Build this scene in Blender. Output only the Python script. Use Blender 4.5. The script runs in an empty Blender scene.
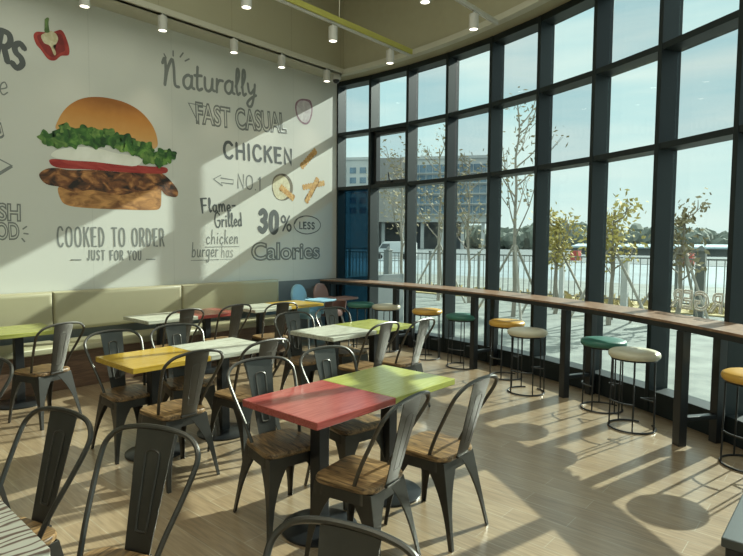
import bpy, bmesh, math, random
from math import sin, cos, pi, radians as rad
from mathutils import Vector, Matrix
random.seed(7)
S = bpy.context.scene
COL = S.collection

# ------------------------------------------------------------------ camera
cam = bpy.data.cameras.new('camera')
cam.sensor_width = 36.0
cam.lens = 36.0 * 557.0 / 743.0
cam.clip_end = 800
cam_ob = bpy.data.objects.new('camera', cam)
COL.objects.link(cam_ob)
YAW, PITCH, ROLL = rad(41.3), math.atan((278 - 243.0) / 557.0), rad(0.45)
_fh = Vector((cos(YAW), sin(YAW), 0)); _r = Vector((sin(YAW), -cos(YAW), 0)); _z = Vector((0, 0, 1))
_f = cos(PITCH) * _fh - sin(PITCH) * _z
_u = sin(PITCH) * _fh + cos(PITCH) * _z
_r2 = cos(ROLL) * _r + sin(ROLL) * _u
_u2 = -sin(ROLL) * _r + cos(ROLL) * _u
cam_ob.matrix_world = Matrix(((_r2.x, _u2.x, -_f.x, 0), (_r2.y, _u2.y, -_f.y, 0), (_r2.z, _u2.z, -_f.z, 1.63), (0, 0, 0, 1)))
S.camera = cam_ob

# ------------------------------------------------------------------ view, sky, sun
S.view_settings.view_transform = 'Standard'
S.view_settings.look = 'None'
S.view_settings.gamma = 1.0
S.view_settings.use_curve_mapping = False
S.view_settings.exposure = 0.2

SUN_DIR = Vector((-1.80, 0.42, -1.0)).normalized()
SUN_STRENGTH = 9.0
SKY_STRENGTH = 1.0
ZENITH = 2.0
ADDED_FILL = 130.0

sun = bpy.data.lights.new('sun', 'SUN')
sun.energy = SUN_STRENGTH
sun.angle = rad(0.6)
sun.color = (1.0, 0.97, 0.88)
sun_ob = bpy.data.objects.new('sun', sun)
COL.objects.link(sun_ob)
sun_ob.rotation_euler = SUN_DIR.to_track_quat('-Z', 'Y').to_euler()
sun_ob.location = (20, -5, 14)

# two unseen area lights, added below the ceiling to brighten the dark interior
for nm, loc, sx, sy, en in (('added_dining_fill', (1.6, 2.6, 6.2), 5.5, 5.0, ADDED_FILL), ('added_serving_fill', (-1.6, .6, 6.2), 3.0, 4.0, ADDED_FILL * .5)):
    al = bpy.data.lights.new(nm, 'AREA'); al.shape = 'RECTANGLE'; al.size = sx; al.size_y = sy; al.energy = en; al.color = (0.98, 1.0, 0.84)
    ao = bpy.data.objects.new(nm, al); COL.objects.link(ao); ao.location = loc

w = bpy.data.worlds.new('sky')
S.world = w
w.use_nodes = True
nt = w.node_tree
nt.nodes.clear()
def wn(t, **k):
    n = nt.nodes.new(t)
    for a, b in k.items():
        setattr(n, a, b)
    return n
w_out = wn('ShaderNodeOutputWorld'); w_bg = wn('ShaderNodeBackground')
w_tc = wn('ShaderNodeTexCoord'); w_sep = wn('ShaderNodeSeparateXYZ')
w_ramp = wn('ShaderNodeValToRGB')
w_ramp.color_ramp.elements[0].position = 0.0
w_ramp.color_ramp.elements[0].color = (0.80, 0.90, 0.88, 1)
w_ramp.color_ramp.elements[1].position = 0.85
w_ramp.color_ramp.elements[1].color = (1.0, 1.0, 0.98, 1)
_e = w_ramp.color_ramp.elements.new(0.22); _e.color = (0.58, 0.80, 0.84, 1)
_e = w_ramp.color_ramp.elements.new(0.45); _e.color = (0.53, 0.74, 0.80, 1)
w_map = wn('ShaderNodeMapping'); w_map.inputs['Scale'].default_value = (1.2, 1.2, 9.0)
w_noise = wn('ShaderNodeTexNoise'); w_noise.inputs['Scale'].default_value = 2.2; w_noise.inputs['Detail'].default_value = 6
w_cr = wn('ShaderNodeValToRGB')
w_cr.color_ramp.elements[0].position = 0.36; w_cr.color_ramp.elements[0].color = (0, 0, 0, 1)
w_cr.color_ramp.elements[1].position = 0.66; w_cr.color_ramp.elements[1].color = (0.85, 0.85, 0.85, 1)
w_mix = wn('ShaderNodeMix', data_type='RGBA')
w_mix.inputs['B'].default_value = (0.86, 0.93, 0.90, 1)
L = nt.links.new
L(w_tc.outputs['Generated'], w_sep.inputs[0]); L(w_sep.outputs['Z'], w_ramp.inputs[0])
L(w_tc.outputs['Generated'], w_map.inputs['Vector']); L(w_map.outputs[0], w_noise.inputs['Vector'])
L(w_noise.outputs['Fac'], w_cr.inputs[0]); L(w_cr.outputs[0], w_mix.inputs['Factor'])
L(w_ramp.outputs[0], w_mix.inputs['A']); L(w_mix.outputs['Result'], w_bg.inputs['Color'])
# the thin overcast is brighter overhead than near the horizon
w_str = wn('ShaderNodeMapRange'); w_str.interpolation_type = 'SMOOTHSTEP'
w_str.inputs['From Min'].default_value = 0.42; w_str.inputs['From Max'].default_value = 0.8
w_str.inputs['To Min'].default_value = SKY_STRENGTH; w_str.inputs['To Max'].default_value = SKY_STRENGTH * ZENITH
L(w_sep.outputs['Z'], w_str.inputs['Value']); L(w_str.outputs[0], w_bg.inputs['Strength'])
L(w_bg.outputs[0], w_out.inputs[0])

# ------------------------------------------------------------------ materials
def new_mat(name):
    m = bpy.data.materials.new(name); m.use_nodes = True
    n = m.node_tree
    return m, n, n.nodes['Principled BSDF']

def plain(name, c, rough=0.5, metal=0.0, var=0.06, scale=8.0, emit=None, spec=0.5, bump=0.0):
    m, n, b = new_mat(name)
    b.inputs['Roughness'].default_value = rough
    b.inputs['Metallic'].default_value = metal
    b.inputs['Specular IOR Level'].default_value = spec
    tc = n.nodes.new('ShaderNodeTexCoord'); no = n.nodes.new('ShaderNodeTexNoise')
    no.inputs['Scale'].default_value = scale; no.inputs['Detail'].default_value = 4
    mx = n.nodes.new('ShaderNodeMix'); mx.data_type = 'RGBA'
    mx.inputs['A'].default_value = tuple(max(0, x * (1 - var)) for x in c) + (1,)
    mx.inputs['B'].default_value = tuple(min(1, x * (1 + var)) for x in c) + (1,)
    n.links.new(tc.outputs['Object'], no.inputs['Vector']); n.links.new(no.outputs['Fac'], mx.inputs['Factor'])
    n.links.new(mx.outputs['Result'], b.inputs['Base Color'])
    if bump:
        bp = n.nodes.new('ShaderNodeBump'); bp.inputs['Strength'].default_value = bump; bp.inputs['Distance'].default_value = 0.003
        n.links.new(no.outputs['Fac'], bp.inputs['Height']); n.links.new(bp.outputs[0], b.inputs['Normal'])
    if emit:
        b.inputs['Emission Color'].default_value = tuple(emit[:3]) + (1,)
        b.inputs['Emission Strength'].default_value = emit[3]
    return m

def grain(name, c1, c2, rough=0.4, scale=5.0, stretch=(1, 14, 14), lo=0.35, hi=0.65, dist=1.5, spec=0.5, bump=0.15, wave=None):
    """wood: streaky noise along local x"""
    m, n, b = new_mat(name)
    b.inputs['Roughness'].default_value = rough
    b.inputs['Specular IOR Level'].default_value = spec
    tc = n.nodes.new('ShaderNodeTexCoord'); mp = n.nodes.new('ShaderNodeMapping'); mp.inputs['Scale'].default_value = stretch
    if wave:
        no = n.nodes.new('ShaderNodeTexWave'); no.inputs['Scale'].default_value = wave; no.inputs['Distortion'].default_value = 9.0
        no.inputs['Detail'].default_value = 2.0; no.inputs['Detail Scale'].default_value = 1.2
        no.bands_direction = 'Y'; fo = no.outputs['Fac']
    else:
        no = n.nodes.new('ShaderNodeTexNoise'); no.inputs['Scale'].default_value = scale
        no.inputs['Detail'].default_value = 6; no.inputs['Distortion'].default_value = dist; fo = no.outputs['Fac']
    cr = n.nodes.new('ShaderNodeValToRGB')
    cr.color_ramp.elements[0].position = lo; cr.color_ramp.elements[0].color = tuple(c1) + (1,)
    cr.color_ramp.elements[1].position = hi; cr.color_ramp.elements[1].color = tuple(c2) + (1,)
    n.links.new(tc.outputs['Object'], mp.inputs['Vector']); n.links.new(mp.outputs[0], no.inputs['Vector'])
    n.links.new(fo, cr.inputs[0]); n.links.new(cr.outputs[0], b.inputs['Base Color'])
    bp = n.nodes.new('ShaderNodeBump'); bp.inputs['Strength'].default_value = bump; bp.inputs['Distance'].default_value = 0.002
    n.links.new(fo, bp.inputs['Height']); n.links.new(bp.outputs[0], b.inputs['Normal'])
    return m

def floor_mat():
    m, n, b = new_mat('oak_plank_tile')
    b.inputs['Roughness'].default_value = 0.32
    b.inputs['Specular IOR Level'].default_value = 0.8
    b.inputs['Coat Weight'].default_value = 0.6; b.inputs['Coat Roughness'].default_value = 0.22
    tc = n.nodes.new('ShaderNodeTexCoord'); mp = n.nodes.new('ShaderNodeMapping')
    mp.inputs['Rotation'].default_value = (0, 0, rad(90)); mp.inputs['Location'].default_value = (0.31, 0.05, 0)
    br = n.nodes.new('ShaderNodeTexBrick')
    br.offset = 0.37; br.offset_frequency = 2
    br.inputs['Scale'].default_value = 1.0
    br.inputs['Brick Width'].default_value = 0.9; br.inputs['Row Height'].default_value = 0.15
    br.inputs['Mortar Size'].default_value = 0.0022; br.inputs['Mortar Smooth'].default_value = 0.1; br.inputs['Bias'].default_value = 0
    br.inputs['Color1'].default_value = (0.285, 0.205, 0.125, 1)
    br.inputs['Color2'].default_value = (0.345, 0.262, 0.17, 1)
    br.inputs['Mortar'].default_value = (0.40, 0.35, 0.26, 1)
    mp2 = n.nodes.new('ShaderNodeMapping'); mp2.inputs['Scale'].default_value = (30, 2.2, 1)
    no = n.nodes.new('ShaderNodeTexNoise'); no.inputs['Scale'].default_value = 2.0; no.inputs['Detail'].default_value = 7; no.inputs['Distortion'].default_value = 0.6
    cr = n.nodes.new('ShaderNodeValToRGB')
    cr.color_ramp.elements[0].position = 0.3; cr.color_ramp.elements[0].color = (0.62, 0.58, 0.52, 1)
    cr.color_ramp.elements[1].position = 0.7; cr.color_ramp.elements[1].color = (1.18, 1.16, 1.1, 1)
    mx = n.nodes.new('ShaderNodeMix'); mx.data_type = 'RGBA'; mx.blend_type = 'MULTIPLY'; mx.inputs['Factor'].default_value = 0.8
    n.links.new(tc.outputs['Object'], mp.inputs['Vector']); n.links.new(mp.outputs[0], br.inputs['Vector'])
    n.links.new(tc.outputs['Object'], mp2.inputs['Vector']); n.links.new(mp2.outputs[0], no.inputs['Vector'])
    n.links.new(no.outputs['Fac'], cr.inputs[0])
    n.links.new(br.outputs['Color'], mx.inputs['A']); n.links.new(cr.outputs[0], mx.inputs['B'])
    n.links.new(mx.outputs['Result'], b.inputs['Base Color'])
    bp = n.nodes.new('ShaderNodeBump'); bp.inputs['Strength'].default_value = 0.25; bp.inputs['Distance'].default_value = 0.002; bp.invert = True
    n.links.new(br.outputs['Fac'], bp.inputs['Height']); n.links.new(bp.outputs[0], b.inputs['Normal'])
    return m

def seam_mat(name, c, rough, period, shift, dark=0.82, axis='X', width=0.012):
    """painted boards with a fine seam every `period` metres"""
    m, n, b = new_mat(name)
    b.inputs['Roughness'].default_value = rough
    tc = n.nodes.new('ShaderNodeTexCoord'); sp = n.nodes.new('ShaderNodeSeparateXYZ')
    ad = n.nodes.new('ShaderNodeMath'); ad.operation = 'ADD'; ad.inputs[1].default_value = shift
    md = n.nodes.new('ShaderNodeMath'); md.operation = 'PINGPONG'; md.inputs[1].default_value = period / 2
    lt = n.nodes.new('ShaderNodeMath'); lt.operation = 'LESS_THAN'; lt.inputs[1].default_value = width / 2
    no = n.nodes.new('ShaderNodeTexNoise'); no.inputs['Scale'].default_value = 1.3; no.inputs['Detail'].default_value = 3
    mv = n.nodes.new('ShaderNodeMix'); mv.data_type = 'RGBA'
    mv.inputs['A'].default_value = tuple(x * .97 for x in c) + (1,); mv.inputs['B'].default_value = tuple(x * 1.03 for x in c) + (1,)
    mx = n.nodes.new('ShaderNodeMix'); mx.data_type = 'RGBA'; mx.inputs['B'].default_value = tuple(x * dark for x in c) + (1,)
    n.links.new(tc.outputs['Object'], sp.inputs[0]); n.links.new(sp.outputs[axis], ad.inputs[0]); n.links.new(ad.outputs[0], md.inputs[0])
    n.links.new(md.outputs[0], lt.inputs[0]); n.links.new(lt.outputs[0], mx.inputs['Factor'])
    n.links.new(tc.outputs['Object'], no.inputs['Vector']); n.links.new(no.outputs['Fac'], mv.inputs['Factor'])
    n.links.new(mv.outputs['Result'], mx.inputs['A']); n.links.new(mx.outputs['Result'], b.inputs['Base Color'])
    return m

def glass_mat(name, tint, gl=1.0):
    m = bpy.data.materials.new(name); m.use_nodes = True
    n = m.node_tree; n.nodes.clear()
    o = n.nodes.new('ShaderNodeOutputMaterial'); t = n.nodes.new('ShaderNodeBsdfTransparent'); g = n.nodes.new('ShaderNodeBsdfGlossy')
    g.inputs['Roughness'].default_value = 0.0; g.inputs['Color'].default_value = (gl, gl, gl, 1)
    t.inputs['Color'].default_value = tuple(tint) + (1,)
    lw = n.nodes.new('ShaderNodeLayerWeight'); lw.inputs['Blend'].default_value = 0.5
    pw = n.nodes.new('ShaderNodeMath'); pw.operation = 'POWER'; pw.inputs[1].default_value = 5.0
    fr = n.nodes.new('ShaderNodeMath'); fr.operation = 'MULTIPLY_ADD'; fr.inputs[1].default_value = 0.5; fr.inputs[2].default_value = 0.025
    n.links.new(lw.outputs['Facing'], pw.inputs[0]); n.links.new(pw.outputs[0], fr.inputs[0])
    mx = n.nodes.new('ShaderNodeMixShader')
    n.links.new(fr.outputs[0], mx.inputs[0]); n.links.new(t.outputs[0], mx.inputs[1]); n.links.new(g.outputs[0], mx.inputs[2])
    n.links.new(mx.outputs[0], o.inputs[0])
    return m

M = {}
M['floor'] = floor_mat()
M['mural'] = seam_mat('mural_print', (0.60, 0.61, 0.56), 0.55, 1.05, 0.32, 0.93)
M['dado'] = plain('grey_dado_paint', (0.16, 0.18, 0.185), 0.5)
M['wall'] = plain('warm_white_paint', (0.55, 0.53, 0.47), 0.7)
M['fascia'] = seam_mat('olive_board_paint', (0.36, 0.34, 0.23), 0.75, 1.05, 0.7, 0.85)
M['ceil'] = plain('olive_ceiling_paint', (0.36, 0.34, 0.23), 0.8)
M['strip'] = plain('pale_strip_paint', (0.48, 0.47, 0.38), 0.6)
M['frame'] = plain('charcoal_aluminium', (0.014, 0.021, 0.023), 0.45, 0.0, 0.05, spec=0.3)
M['glass'] = glass_mat('window_glass', (0.885, 0.95, 0.925))
M['glass_grey'] = glass_mat('grey_coated_glass', (0.80, 0.855, 0.845))
M['glass_blue'] = glass_mat('blue_tinted_glass', (0.15, 0.29, 0.36))
M['decal'] = plain('white_window_decal', (0.8, 0.8, 0.74), 0.6)
M['blue'] = plain('dark_blue_cladding', (0.018, 0.06, 0.10), 0.35)
M['gun'] = plain('gunmetal', (0.09, 0.086, 0.077), 0.38, 0.9, 0.12, 14)
M['black'] = plain('black_steel', (0.014, 0.016, 0.018), 0.38, 0.0, 0.05)
M['blackm'] = plain('black_powder_coat', (0.02, 0.022, 0.024), 0.3, 0.3, 0.05)
M['seatwood'] = grain('dark_seat_wood', (0.05, 0.028, 0.012), (0.33, 0.20, 0.085), 0.40, 3.0, (14, 1.6, 14), 0.35, 0.7)
M['counterwood'] = grain('counter_wood', (0.17, 0.095, 0.055), (0.27, 0.165, 0.10), 0.4, 4.0, (3, 3, 3))
M['red'] = grain('red_stained_wood', (0.27, 0.05, 0.042), (0.40, 0.095, 0.08), 0.16, 2.5, (1.6, 26, 26))
M['lime'] = grain('lime_stained_wood', (0.32, 0.34, 0.075), (0.45, 0.46, 0.14), 0.14, 2.5, (1.6, 26, 26))
M['yellow'] = grain('yellow_stained_wood', (0.42, 0.26, 0.025), (0.54, 0.36, 0.055), 0.25, 2.5, (1.6, 26, 26))
M['white'] = grain('weathered_white_wood', (0.27, 0.265, 0.20), (0.52, 0.53, 0.44), 0.35, 2.5, (1.6, 22, 22), 0.32, 0.55)
M['grey'] = grain('weathered_grey_wood', (0.18, 0.145, 0.105), (0.34, 0.30, 0.23), 0.45, 2.5, (1.6, 22, 22))
M['zebra'] = grain('zebra_grained_laminate', (0.16, 0.10, 0.075), (0.66, 0.66, 0.57), 0.4, 2.5, (1.0, 2.6, 2.6), 0.08, 0.36, wave=3.6)
M['cream'] = plain('cream_vinyl', (0.34, 0.315, 0.20), 0.42, 0, 0.04)
M['bench'] = grain('bench_dark_wood', (0.09, 0.05, 0.03), (0.17, 0.095, 0.055), 0.5, 3.0, (1, 12, 12))
M['st_amber'] = plain('amber_vinyl', (0.56, 0.32, 0.055), 0.4)
M['st_cream'] = plain('ivory_vinyl', (0.56, 0.53, 0.40), 0.38)
M['st_green'] = plain('teal_green_vinyl', (0.035, 0.15, 0.115), 0.42)
M['lampbody'] = plain('white_lamp_paint', (0.5, 0.5, 0.46), 0.5)
M['lens'] = plain('lamp_lens', (0.9, 0.9, 0.85), 0.4, emit=(1.0, 0.93, 0.78, 3.0))
M['yelbeam'] = plain('yellow_green_beam_paint', (0.42, 0.40, 0.09), 0.6)
M['hc_blue'] = plain('pale_blue_plastic', (0.26, 0.47, 0.60), 0.35)
M['hc_pink'] = plain('dusty_pink_plastic', (0.30, 0.185, 0.165), 0.35)
M['steel'] = plain('brushed_steel', (0.45, 0.47, 0.47), 0.3, 0.85, 0.06, 20)
M['darksteel'] = plain('dark_steel_top', (0.09, 0.10, 0.10), 0.35, 0.6, 0.06, 20)
M['ink'] = plain('dark_grey_ink', (0.09, 0.10, 0.10), 0.6, 0, 0.03)
M['ink2'] = plain('mid_grey_ink', (0.20, 0.215, 0.205), 0.6, 0, 0.03)
M['ink3'] = plain('light_grey_ink', (0.32, 0.33, 0.31), 0.6, 0, 0.03)

# ------------------------------------------------------------------ mesh helpers
class MB:
    def __init__(s):
        s.bm = bmesh.new()
    def box(s, c, d, rz=0.0, mat=None):
        m = Matrix.Translation(c) @ Matrix.Rotation(rz, 4, 'Z') @ (mat or Matrix()) @ Matrix.Diagonal((d[0], d[1], d[2], 1))
        bmesh.ops.create_cube(s.bm, size=1.0, matrix=m)
        return s
    def bar(s, a, b, wx, wy, upv=(0, 0, 1)):
        a = Vector(a); b = Vector(b); z = (b - a); l = z.length; z.normalize()
        u = Vector(upv)
        if abs(z.dot(u)) > .98: u = Vector((1, 0, 0))
        x = u.cross(z).normalized(); y = z.cross(x)
        m = Matrix((x, y, z)).transposed().to_4x4(); m.translation = (a + b) / 2
        bmesh.ops.create_cube(s.bm, size=1.0, matrix=m @ Matrix.Diagonal((wx, wy, l, 1)))
        return s
    def tube(s, pts, r, seg=8, closed=False):
        pts = [Vector(p) for p in pts]; n = len(pts); rr = r if isinstance(r, (list, tuple)) else [r] * n
        rings = []; prev = None
        for i, p in enumerate(pts):
            if closed: t = pts[(i + 1) % n] - pts[i - 1]
            else: t = pts[min(i + 1, n - 1)] - pts[max(i - 1, 0)]
            t.normalize()
            if prev is None:
                a = Vector((0, 0, 1)) if abs(t.z) < .9 else Vector((1, 0, 0))
                x = a.cross(t).normalized()
            else:
                x = (prev - t * prev.dot(t)).normalized()
            prev = x; y = t.cross(x)
            rings.append([s.bm.verts.new(p + (x * cos(2 * pi * k / seg) + y * sin(2 * pi * k / seg)) * rr[i]) for k in range(seg)])
        for i in range(n if closed else n - 1):
            A, B = rings[i], rings[(i + 1) % n]
            for k in range(seg):
                s.bm.faces.new((A[k], A[(k + 1) % seg], B[(k + 1) % seg], B[k]))
        if not closed:
            s.bm.faces.new(rings[0][::-1]); s.bm.faces.new(rings[-1])
        return s
    def lathe(s, prof, c=(0, 0, 0), seg=28):
        rings = []
        for r, z in prof:
            if r < 1e-5: rings.append([s.bm.verts.new((c[0], c[1], c[2] + z))])
            else: rings.append([s.bm.verts.new((c[0] + r * cos(2 * pi * k / seg), c[1] + r * sin(2 * pi * k / seg), c[2] + z)) for k in range(seg)])
        for A, B in zip(rings, rings[1:]):
            for k in range(seg):
                k2 = (k + 1) % seg
                if len(A) == 1 and len(B) == 1: continue
                if len(A) == 1: s.bm.faces.new((A[0], B[k2], B[k]))
                elif len(B) == 1: s.bm.faces.new((A[k], A[k2], B[0]))
                else: s.bm.faces.new((A[k], A[k2], B[k2], B[k]))
        if len(rings[0]) > 1: s.bm.faces.new(rings[0][::-1])
        if len(rings[-1]) > 1: s.bm.faces.new(rings[-1])
        return s
    def loft(s, sections, cap=True):
        rings = [[s.bm.verts.new(p) for p in sec] for sec in sections]
        n = len(rings[0])
        for A, B in zip(rings, rings[1:]):
            for k in range(n):
                s.bm.faces.new((A[k], A[(k + 1) % n], B[(k + 1) % n], B[k]))
        if cap:
            s.bm.faces.new(rings[0][::-1]); s.bm.faces.new(rings[-1])
        return s
    def poly(s, pts3, thick):
        """closed outline extruded by vector thick"""
        a = [s.bm.verts.new(p) for p in pts3]; t = Vector(thick)
        b = [s.bm.verts.new(Vector(p) + t) for p in pts3]
        n = len(a)
        s.bm.faces.new(a); s.bm.faces.new(b[::-1])
        for k in range(n):
            s.bm.faces.new((a[k], b[k], b[(k + 1) % n], a[(k + 1) % n]))
        return s
    def build(s, name, mat, parent=None, smooth=False, bevel=0.0, bseg=2, loc=None):
        bmesh.ops.recalc_face_normals(s.bm, faces=s.bm.faces)
        me = bpy.data.meshes.new(name); s.bm.to_mesh(me); s.bm.free()
        me.materials.append(mat)
        if smooth:
            for p in me.polygons: p.use_smooth = True
            me.set_sharp_from_angle(angle=rad(42))
        o = bpy.data.objects.new(name, me); COL.objects.link(o)
        if parent: o.parent = parent
        if loc: o.location = loc
        if bevel:
            md = o.modifiers.new('edge', 'BEVEL'); md.width = bevel; md.segments = bseg; md.limit_method = 'ANGLE'; md.angle_limit = rad(50)
        return o

def tag(o, label, cat, group=None, kind=None):
    if label: o['label'] = label
    if cat: o['category'] = cat
    if group: o['group'] = group
    if kind: o['kind'] = kind
    return o
def struct(o, kind='structure', label=None):
    o['kind'] = kind
    if label: o['label'] = label
    return o
def thing(name, loc=(0, 0, 0), rz=0.0, label=None, cat=None, group=None):
    o = bpy.data.objects.new(name, None); o.empty_display_size = 0.1
    o.location = loc; o.rotation_euler = (0, 0, rz); COL.objects.link(o)
    return tag(o, label, cat, group)
def dup(o, loc=None, rz=None, label=None, group=None, parent=None):
    c = o.copy(); COL.objects.link(c)
    if parent: c.parent = parent
    if loc is not None: c.location = loc
    if rz is not None: c.rotation_euler = (0, 0, rz)
    if label: c['label'] = label
    if group: c['group'] = group
    for ch in list(o.children): dup(ch, parent=c)
    return c
def smooth_path(pts, sub=6, closed=False):
    P = [Vector(p) for p in pts]; n = len(P); out = []
    rng = range(n) if closed else range(n - 1)
    for i in rng:
        if closed: p0, p1, p2, p3 = P[i - 1], P[i], P[(i + 1) % n], P[(i + 2) % n]
        else: p0, p1, p2, p3 = P[max(i - 1, 0)], P[i], P[i + 1], P[min(i + 2, n - 1)]
        for k in range(sub):
            t = k / sub
            out.append(0.5 * ((2 * p1) + (p2 - p0) * t + (2 * p0 - 5 * p1 + 4 * p2 - p3) * t * t + (3 * p1 - p0 - 3 * p2 + p3) * t ** 3))
    if not closed: out.append(P[-1])
    return out
def rrect(w, d, r, n=5, taper=0.0):
    """rounded rectangle outline; taper narrows the -y end"""
    out = []
    for cx, cy, a0 in ((w / 2 - r, d / 2 - r, 0), (-w / 2 + r, d / 2 - r, 90), (-w / 2 + r, -d / 2 + r, 180), (w / 2 - r, -d / 2 + r, 270)):
        for k in range(n + 1):
            a = rad(a0 + 90 * k / n); x = cx + r * cos(a); y = cy + r * sin(a)
            out.append((x * (1 - taper * (0.5 - y / d)), y))
    return out

# ------------------------------------------------------------------ room shell
CX, CY, RI, RG = -1.806, 5.944, 8.83, 9.05
WALL_Y, CEIL_LO, CEIL_HI = 6.95, 4.40, 6.25
TH = [6.53, 1.88, -3.25, -8.41, -13.70, -19.02, -24.52, -30.05, -35.52, -40.9, -46.3, -51.7, -57.1, -62.5, -67.9]
def pol(r, deg, z=0.0): return Vector((CX + r * cos(rad(deg)), CY + r * sin(rad(deg)), z))
def arc(r, a0, a1, n): return [pol(r, a0 + (a1 - a0) * k / n) for k in range(n + 1)]
A_W = math.degrees(math.asin((WALL_Y - CY) / 9.12))
END = pol(9.12, TH[-1])
BACK_Y, LEFT_X = END.y - 0.02, -3.6

b = MB(); pts = [(LEFT_X, WALL_Y + 0.1, 0), (LEFT_X, BACK_Y, 0)] + [p for p in arc(9.12, TH[-1], A_W, 40)] + [(pol(9.12, A_W).x, WALL_Y + 0.1, 0)]
b.poly([Vector((p[0], p[1], 0)) for p in pts], (0, 0, -0.15)); struct(b.build('floor', M['floor']))
b = MB(); b.box((2.6, WALL_Y + 0.06, 0.5), (12.6, 0.12, 1.02)); struct(b.build('wall_dado', M['dado']))
XE = pol(RI, 6.5).x
b = MB(); b.box(((LEFT_X + XE) / 2, WALL_Y + 0.055, (1.01 + 4.5) / 2), (XE - LEFT_X, 0.11, 3.49)); struct(b.build('wall_mural', M['mural']))
b = MB(); b.box((LEFT_X - 0.06, (WALL_Y + BACK_Y) / 2, 3.1), (0.12, WALL_Y - BACK_Y + .3, 6.3)); struct(b.build('wall_left', M['wall']))
b = MB(); b.box(((LEFT_X + END.x) / 2, BACK_Y - 0.06, (4.4 + 6.25) / 2), (END.x - LEFT_X + .1, 0.12, 1.95)); b.box(((LEFT_X + END.x) / 2, BACK_Y - 0.06, .11), (END.x - LEFT_X + .1, .12, .22)); b.box((LEFT_X + .05, BACK_Y - .06, 2.2), (.3, .12, 4.4)); struct(b.build('wall_back', M['wall']))
# soffit around the room edge, fascia above it, high ceiling
SW = 0.40
def strip_arc(r0, r1, z, th, a0, a1, n=44):
    m = MB(); I = arc(r0, a0, a1, n); O = arc(r1, a0, a1, n)
    m.poly([Vector((p.x, p.y, z)) for p in I + O[::-1]], (0, 0, th)); return m
A_S = math.degrees(math.asin((WALL_Y - SW - CY) / (8.95 - SW)))
m = strip_arc(8.95 - SW + .05, 9.12, CEIL_LO, 0.1, TH[-1], A_W); struct(m.build('ceiling_soffit', M['ceil']))
m = MB(); m.box(((LEFT_X + 6.8) / 2, WALL_Y - SW / 2, CEIL_LO + .05), (6.8 - LEFT_X, SW, 0.1)); struct(m.build('trim_1', M['strip']))
xs = pol(8.95 - SW, A_S).x
m = MB(); m.box(((LEFT_X + xs) / 2, WALL_Y - SW + .03, (CEIL_LO + CEIL_HI) / 2), (xs - LEFT_X, 0.06, CEIL_HI - CEIL_LO)); struct(m.build('wall_upper', M['fascia']))
m = strip_arc(8.95 - SW, 8.95 - SW + .06, CEIL_LO + .05, CEIL_HI - CEIL_LO - .05, TH[-1], A_S); o = m.build('wall_curved_upper', M['ceil'], smooth=True); struct(o)
m = MB(); m.box(((LEFT_X + xs) / 2, WALL_Y - SW - .012, CEIL_LO + .035), (xs - LEFT_X, 0.05, 0.07)); struct(m.build('trim_2', M['strip']))
m = strip_arc(8.95 - SW - .05, 8.95 - SW + .06, CEIL_LO - .012, 0.075, TH[-1], A_S); struct(m.build('trim_3', M['strip']))
m = MB(); P = [(LEFT_X, WALL_Y - SW + .05), (LEFT_X, BACK_Y)] + [(p.x, p.y) for p in arc(8.95 - SW + .05, TH[-1], A_S, 40)]
m.poly([Vector((x, y, CEIL_HI)) for x, y in P], (0, 0, 0.1)); struct(m.build('ceiling', M['ceil']))

# ------------------------------------------------------------------ curved glass front
for i, t in enumerate(TH):
    m = MB(); c = pol((RI + RG + .02) / 2, t, 2.2)
    m.box(c, (RG + .02 - RI, 0.05, 4.4), rad(t))
    struct(m.build('trim_%d' % (10 + i), M['frame'], bevel=.004))
RAILS = [(0.0, 0.22), (2.54, 2.60), (3.47, 3.53), (4.32, 4.40)]
for i in range(len(TH) - 1):
    a, c = TH[i], TH[i + 1]; g = math.degrees(0.0275 / RI)
    a2, c2 = a - g, c + g
    m = MB()
    for z0, z1 in RAILS:
        q = [pol(RI + .006, a2), pol(RI + .006, c2), pol(RG + .015, c2), pol(RG + .015, a2)]
        m.poly([Vector((p.x, p.y, z0)) for p in q], (0, 0, z1 - z0))
    fr = struct(m.build('window_%d' % (i + 1), M['frame'], bevel=.003))
    for k, (z0, z1) in enumerate(((0.22, 2.54), (2.60, 3.47), (3.53, 4.32))):
        q = [pol(RG - .03, a2), pol(RG - .03, c2), pol(RG - .018, c2), pol(RG - .018, a2)]
        m = MB(); m.poly([Vector((p.x, p.y, z0)) for p in q], (0, 0, z1 - z0)); m.build('pane', M['glass_blue' if (i == 0 and k == 0) else 'glass_grey' if (k and (i + k) % 2 == 0) else 'glass'], fr)
    if i == 1:                                   # opening light in the second bay
        p0, p1 = pol(RG - .10, a2 - .05), pol(RG - .10, c2 + .05); m = MB()
        d = (p1 - p0).normalized()
        for u, v, z0, z1 in ((0, .06, 2.6, 3.47), (None, None, 2.6, 2.66), (None, None, 3.41, 3.47), (1, -.06, 2.6, 3.47)):
            if u is None: aa, bb = p0, p1
            elif u == 0: aa, bb = p0, p0 + d * v
            else: aa, bb = p1 + d * v, p1
            n_ = Vector((-d.y, d.x, 0)) * .05
            m.poly([Vector((p.x, p.y, z0)) for p in (aa - n_, bb - n_, bb + n_, aa + n_)], (0, 0, z1 - z0))
        m.build('opening_sash', M['black'], fr, bevel=.003)
        h = (p0 + p1) / 2; inn = (Vector((CX, CY, 0)) - Vector((h.x, h.y, 0))).normalized()
        m = MB(); q = h + inn * .065; m.box((q.x, q.y, 2.635), (.04, .09, .03), rad(a - 2)); m.bar((q.x, q.y, 2.64), (q.x + inn.x * .03, q.y + inn.y * .03, 2.78), .018, .012)
        m.build('handle', M['black'], fr)
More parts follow.
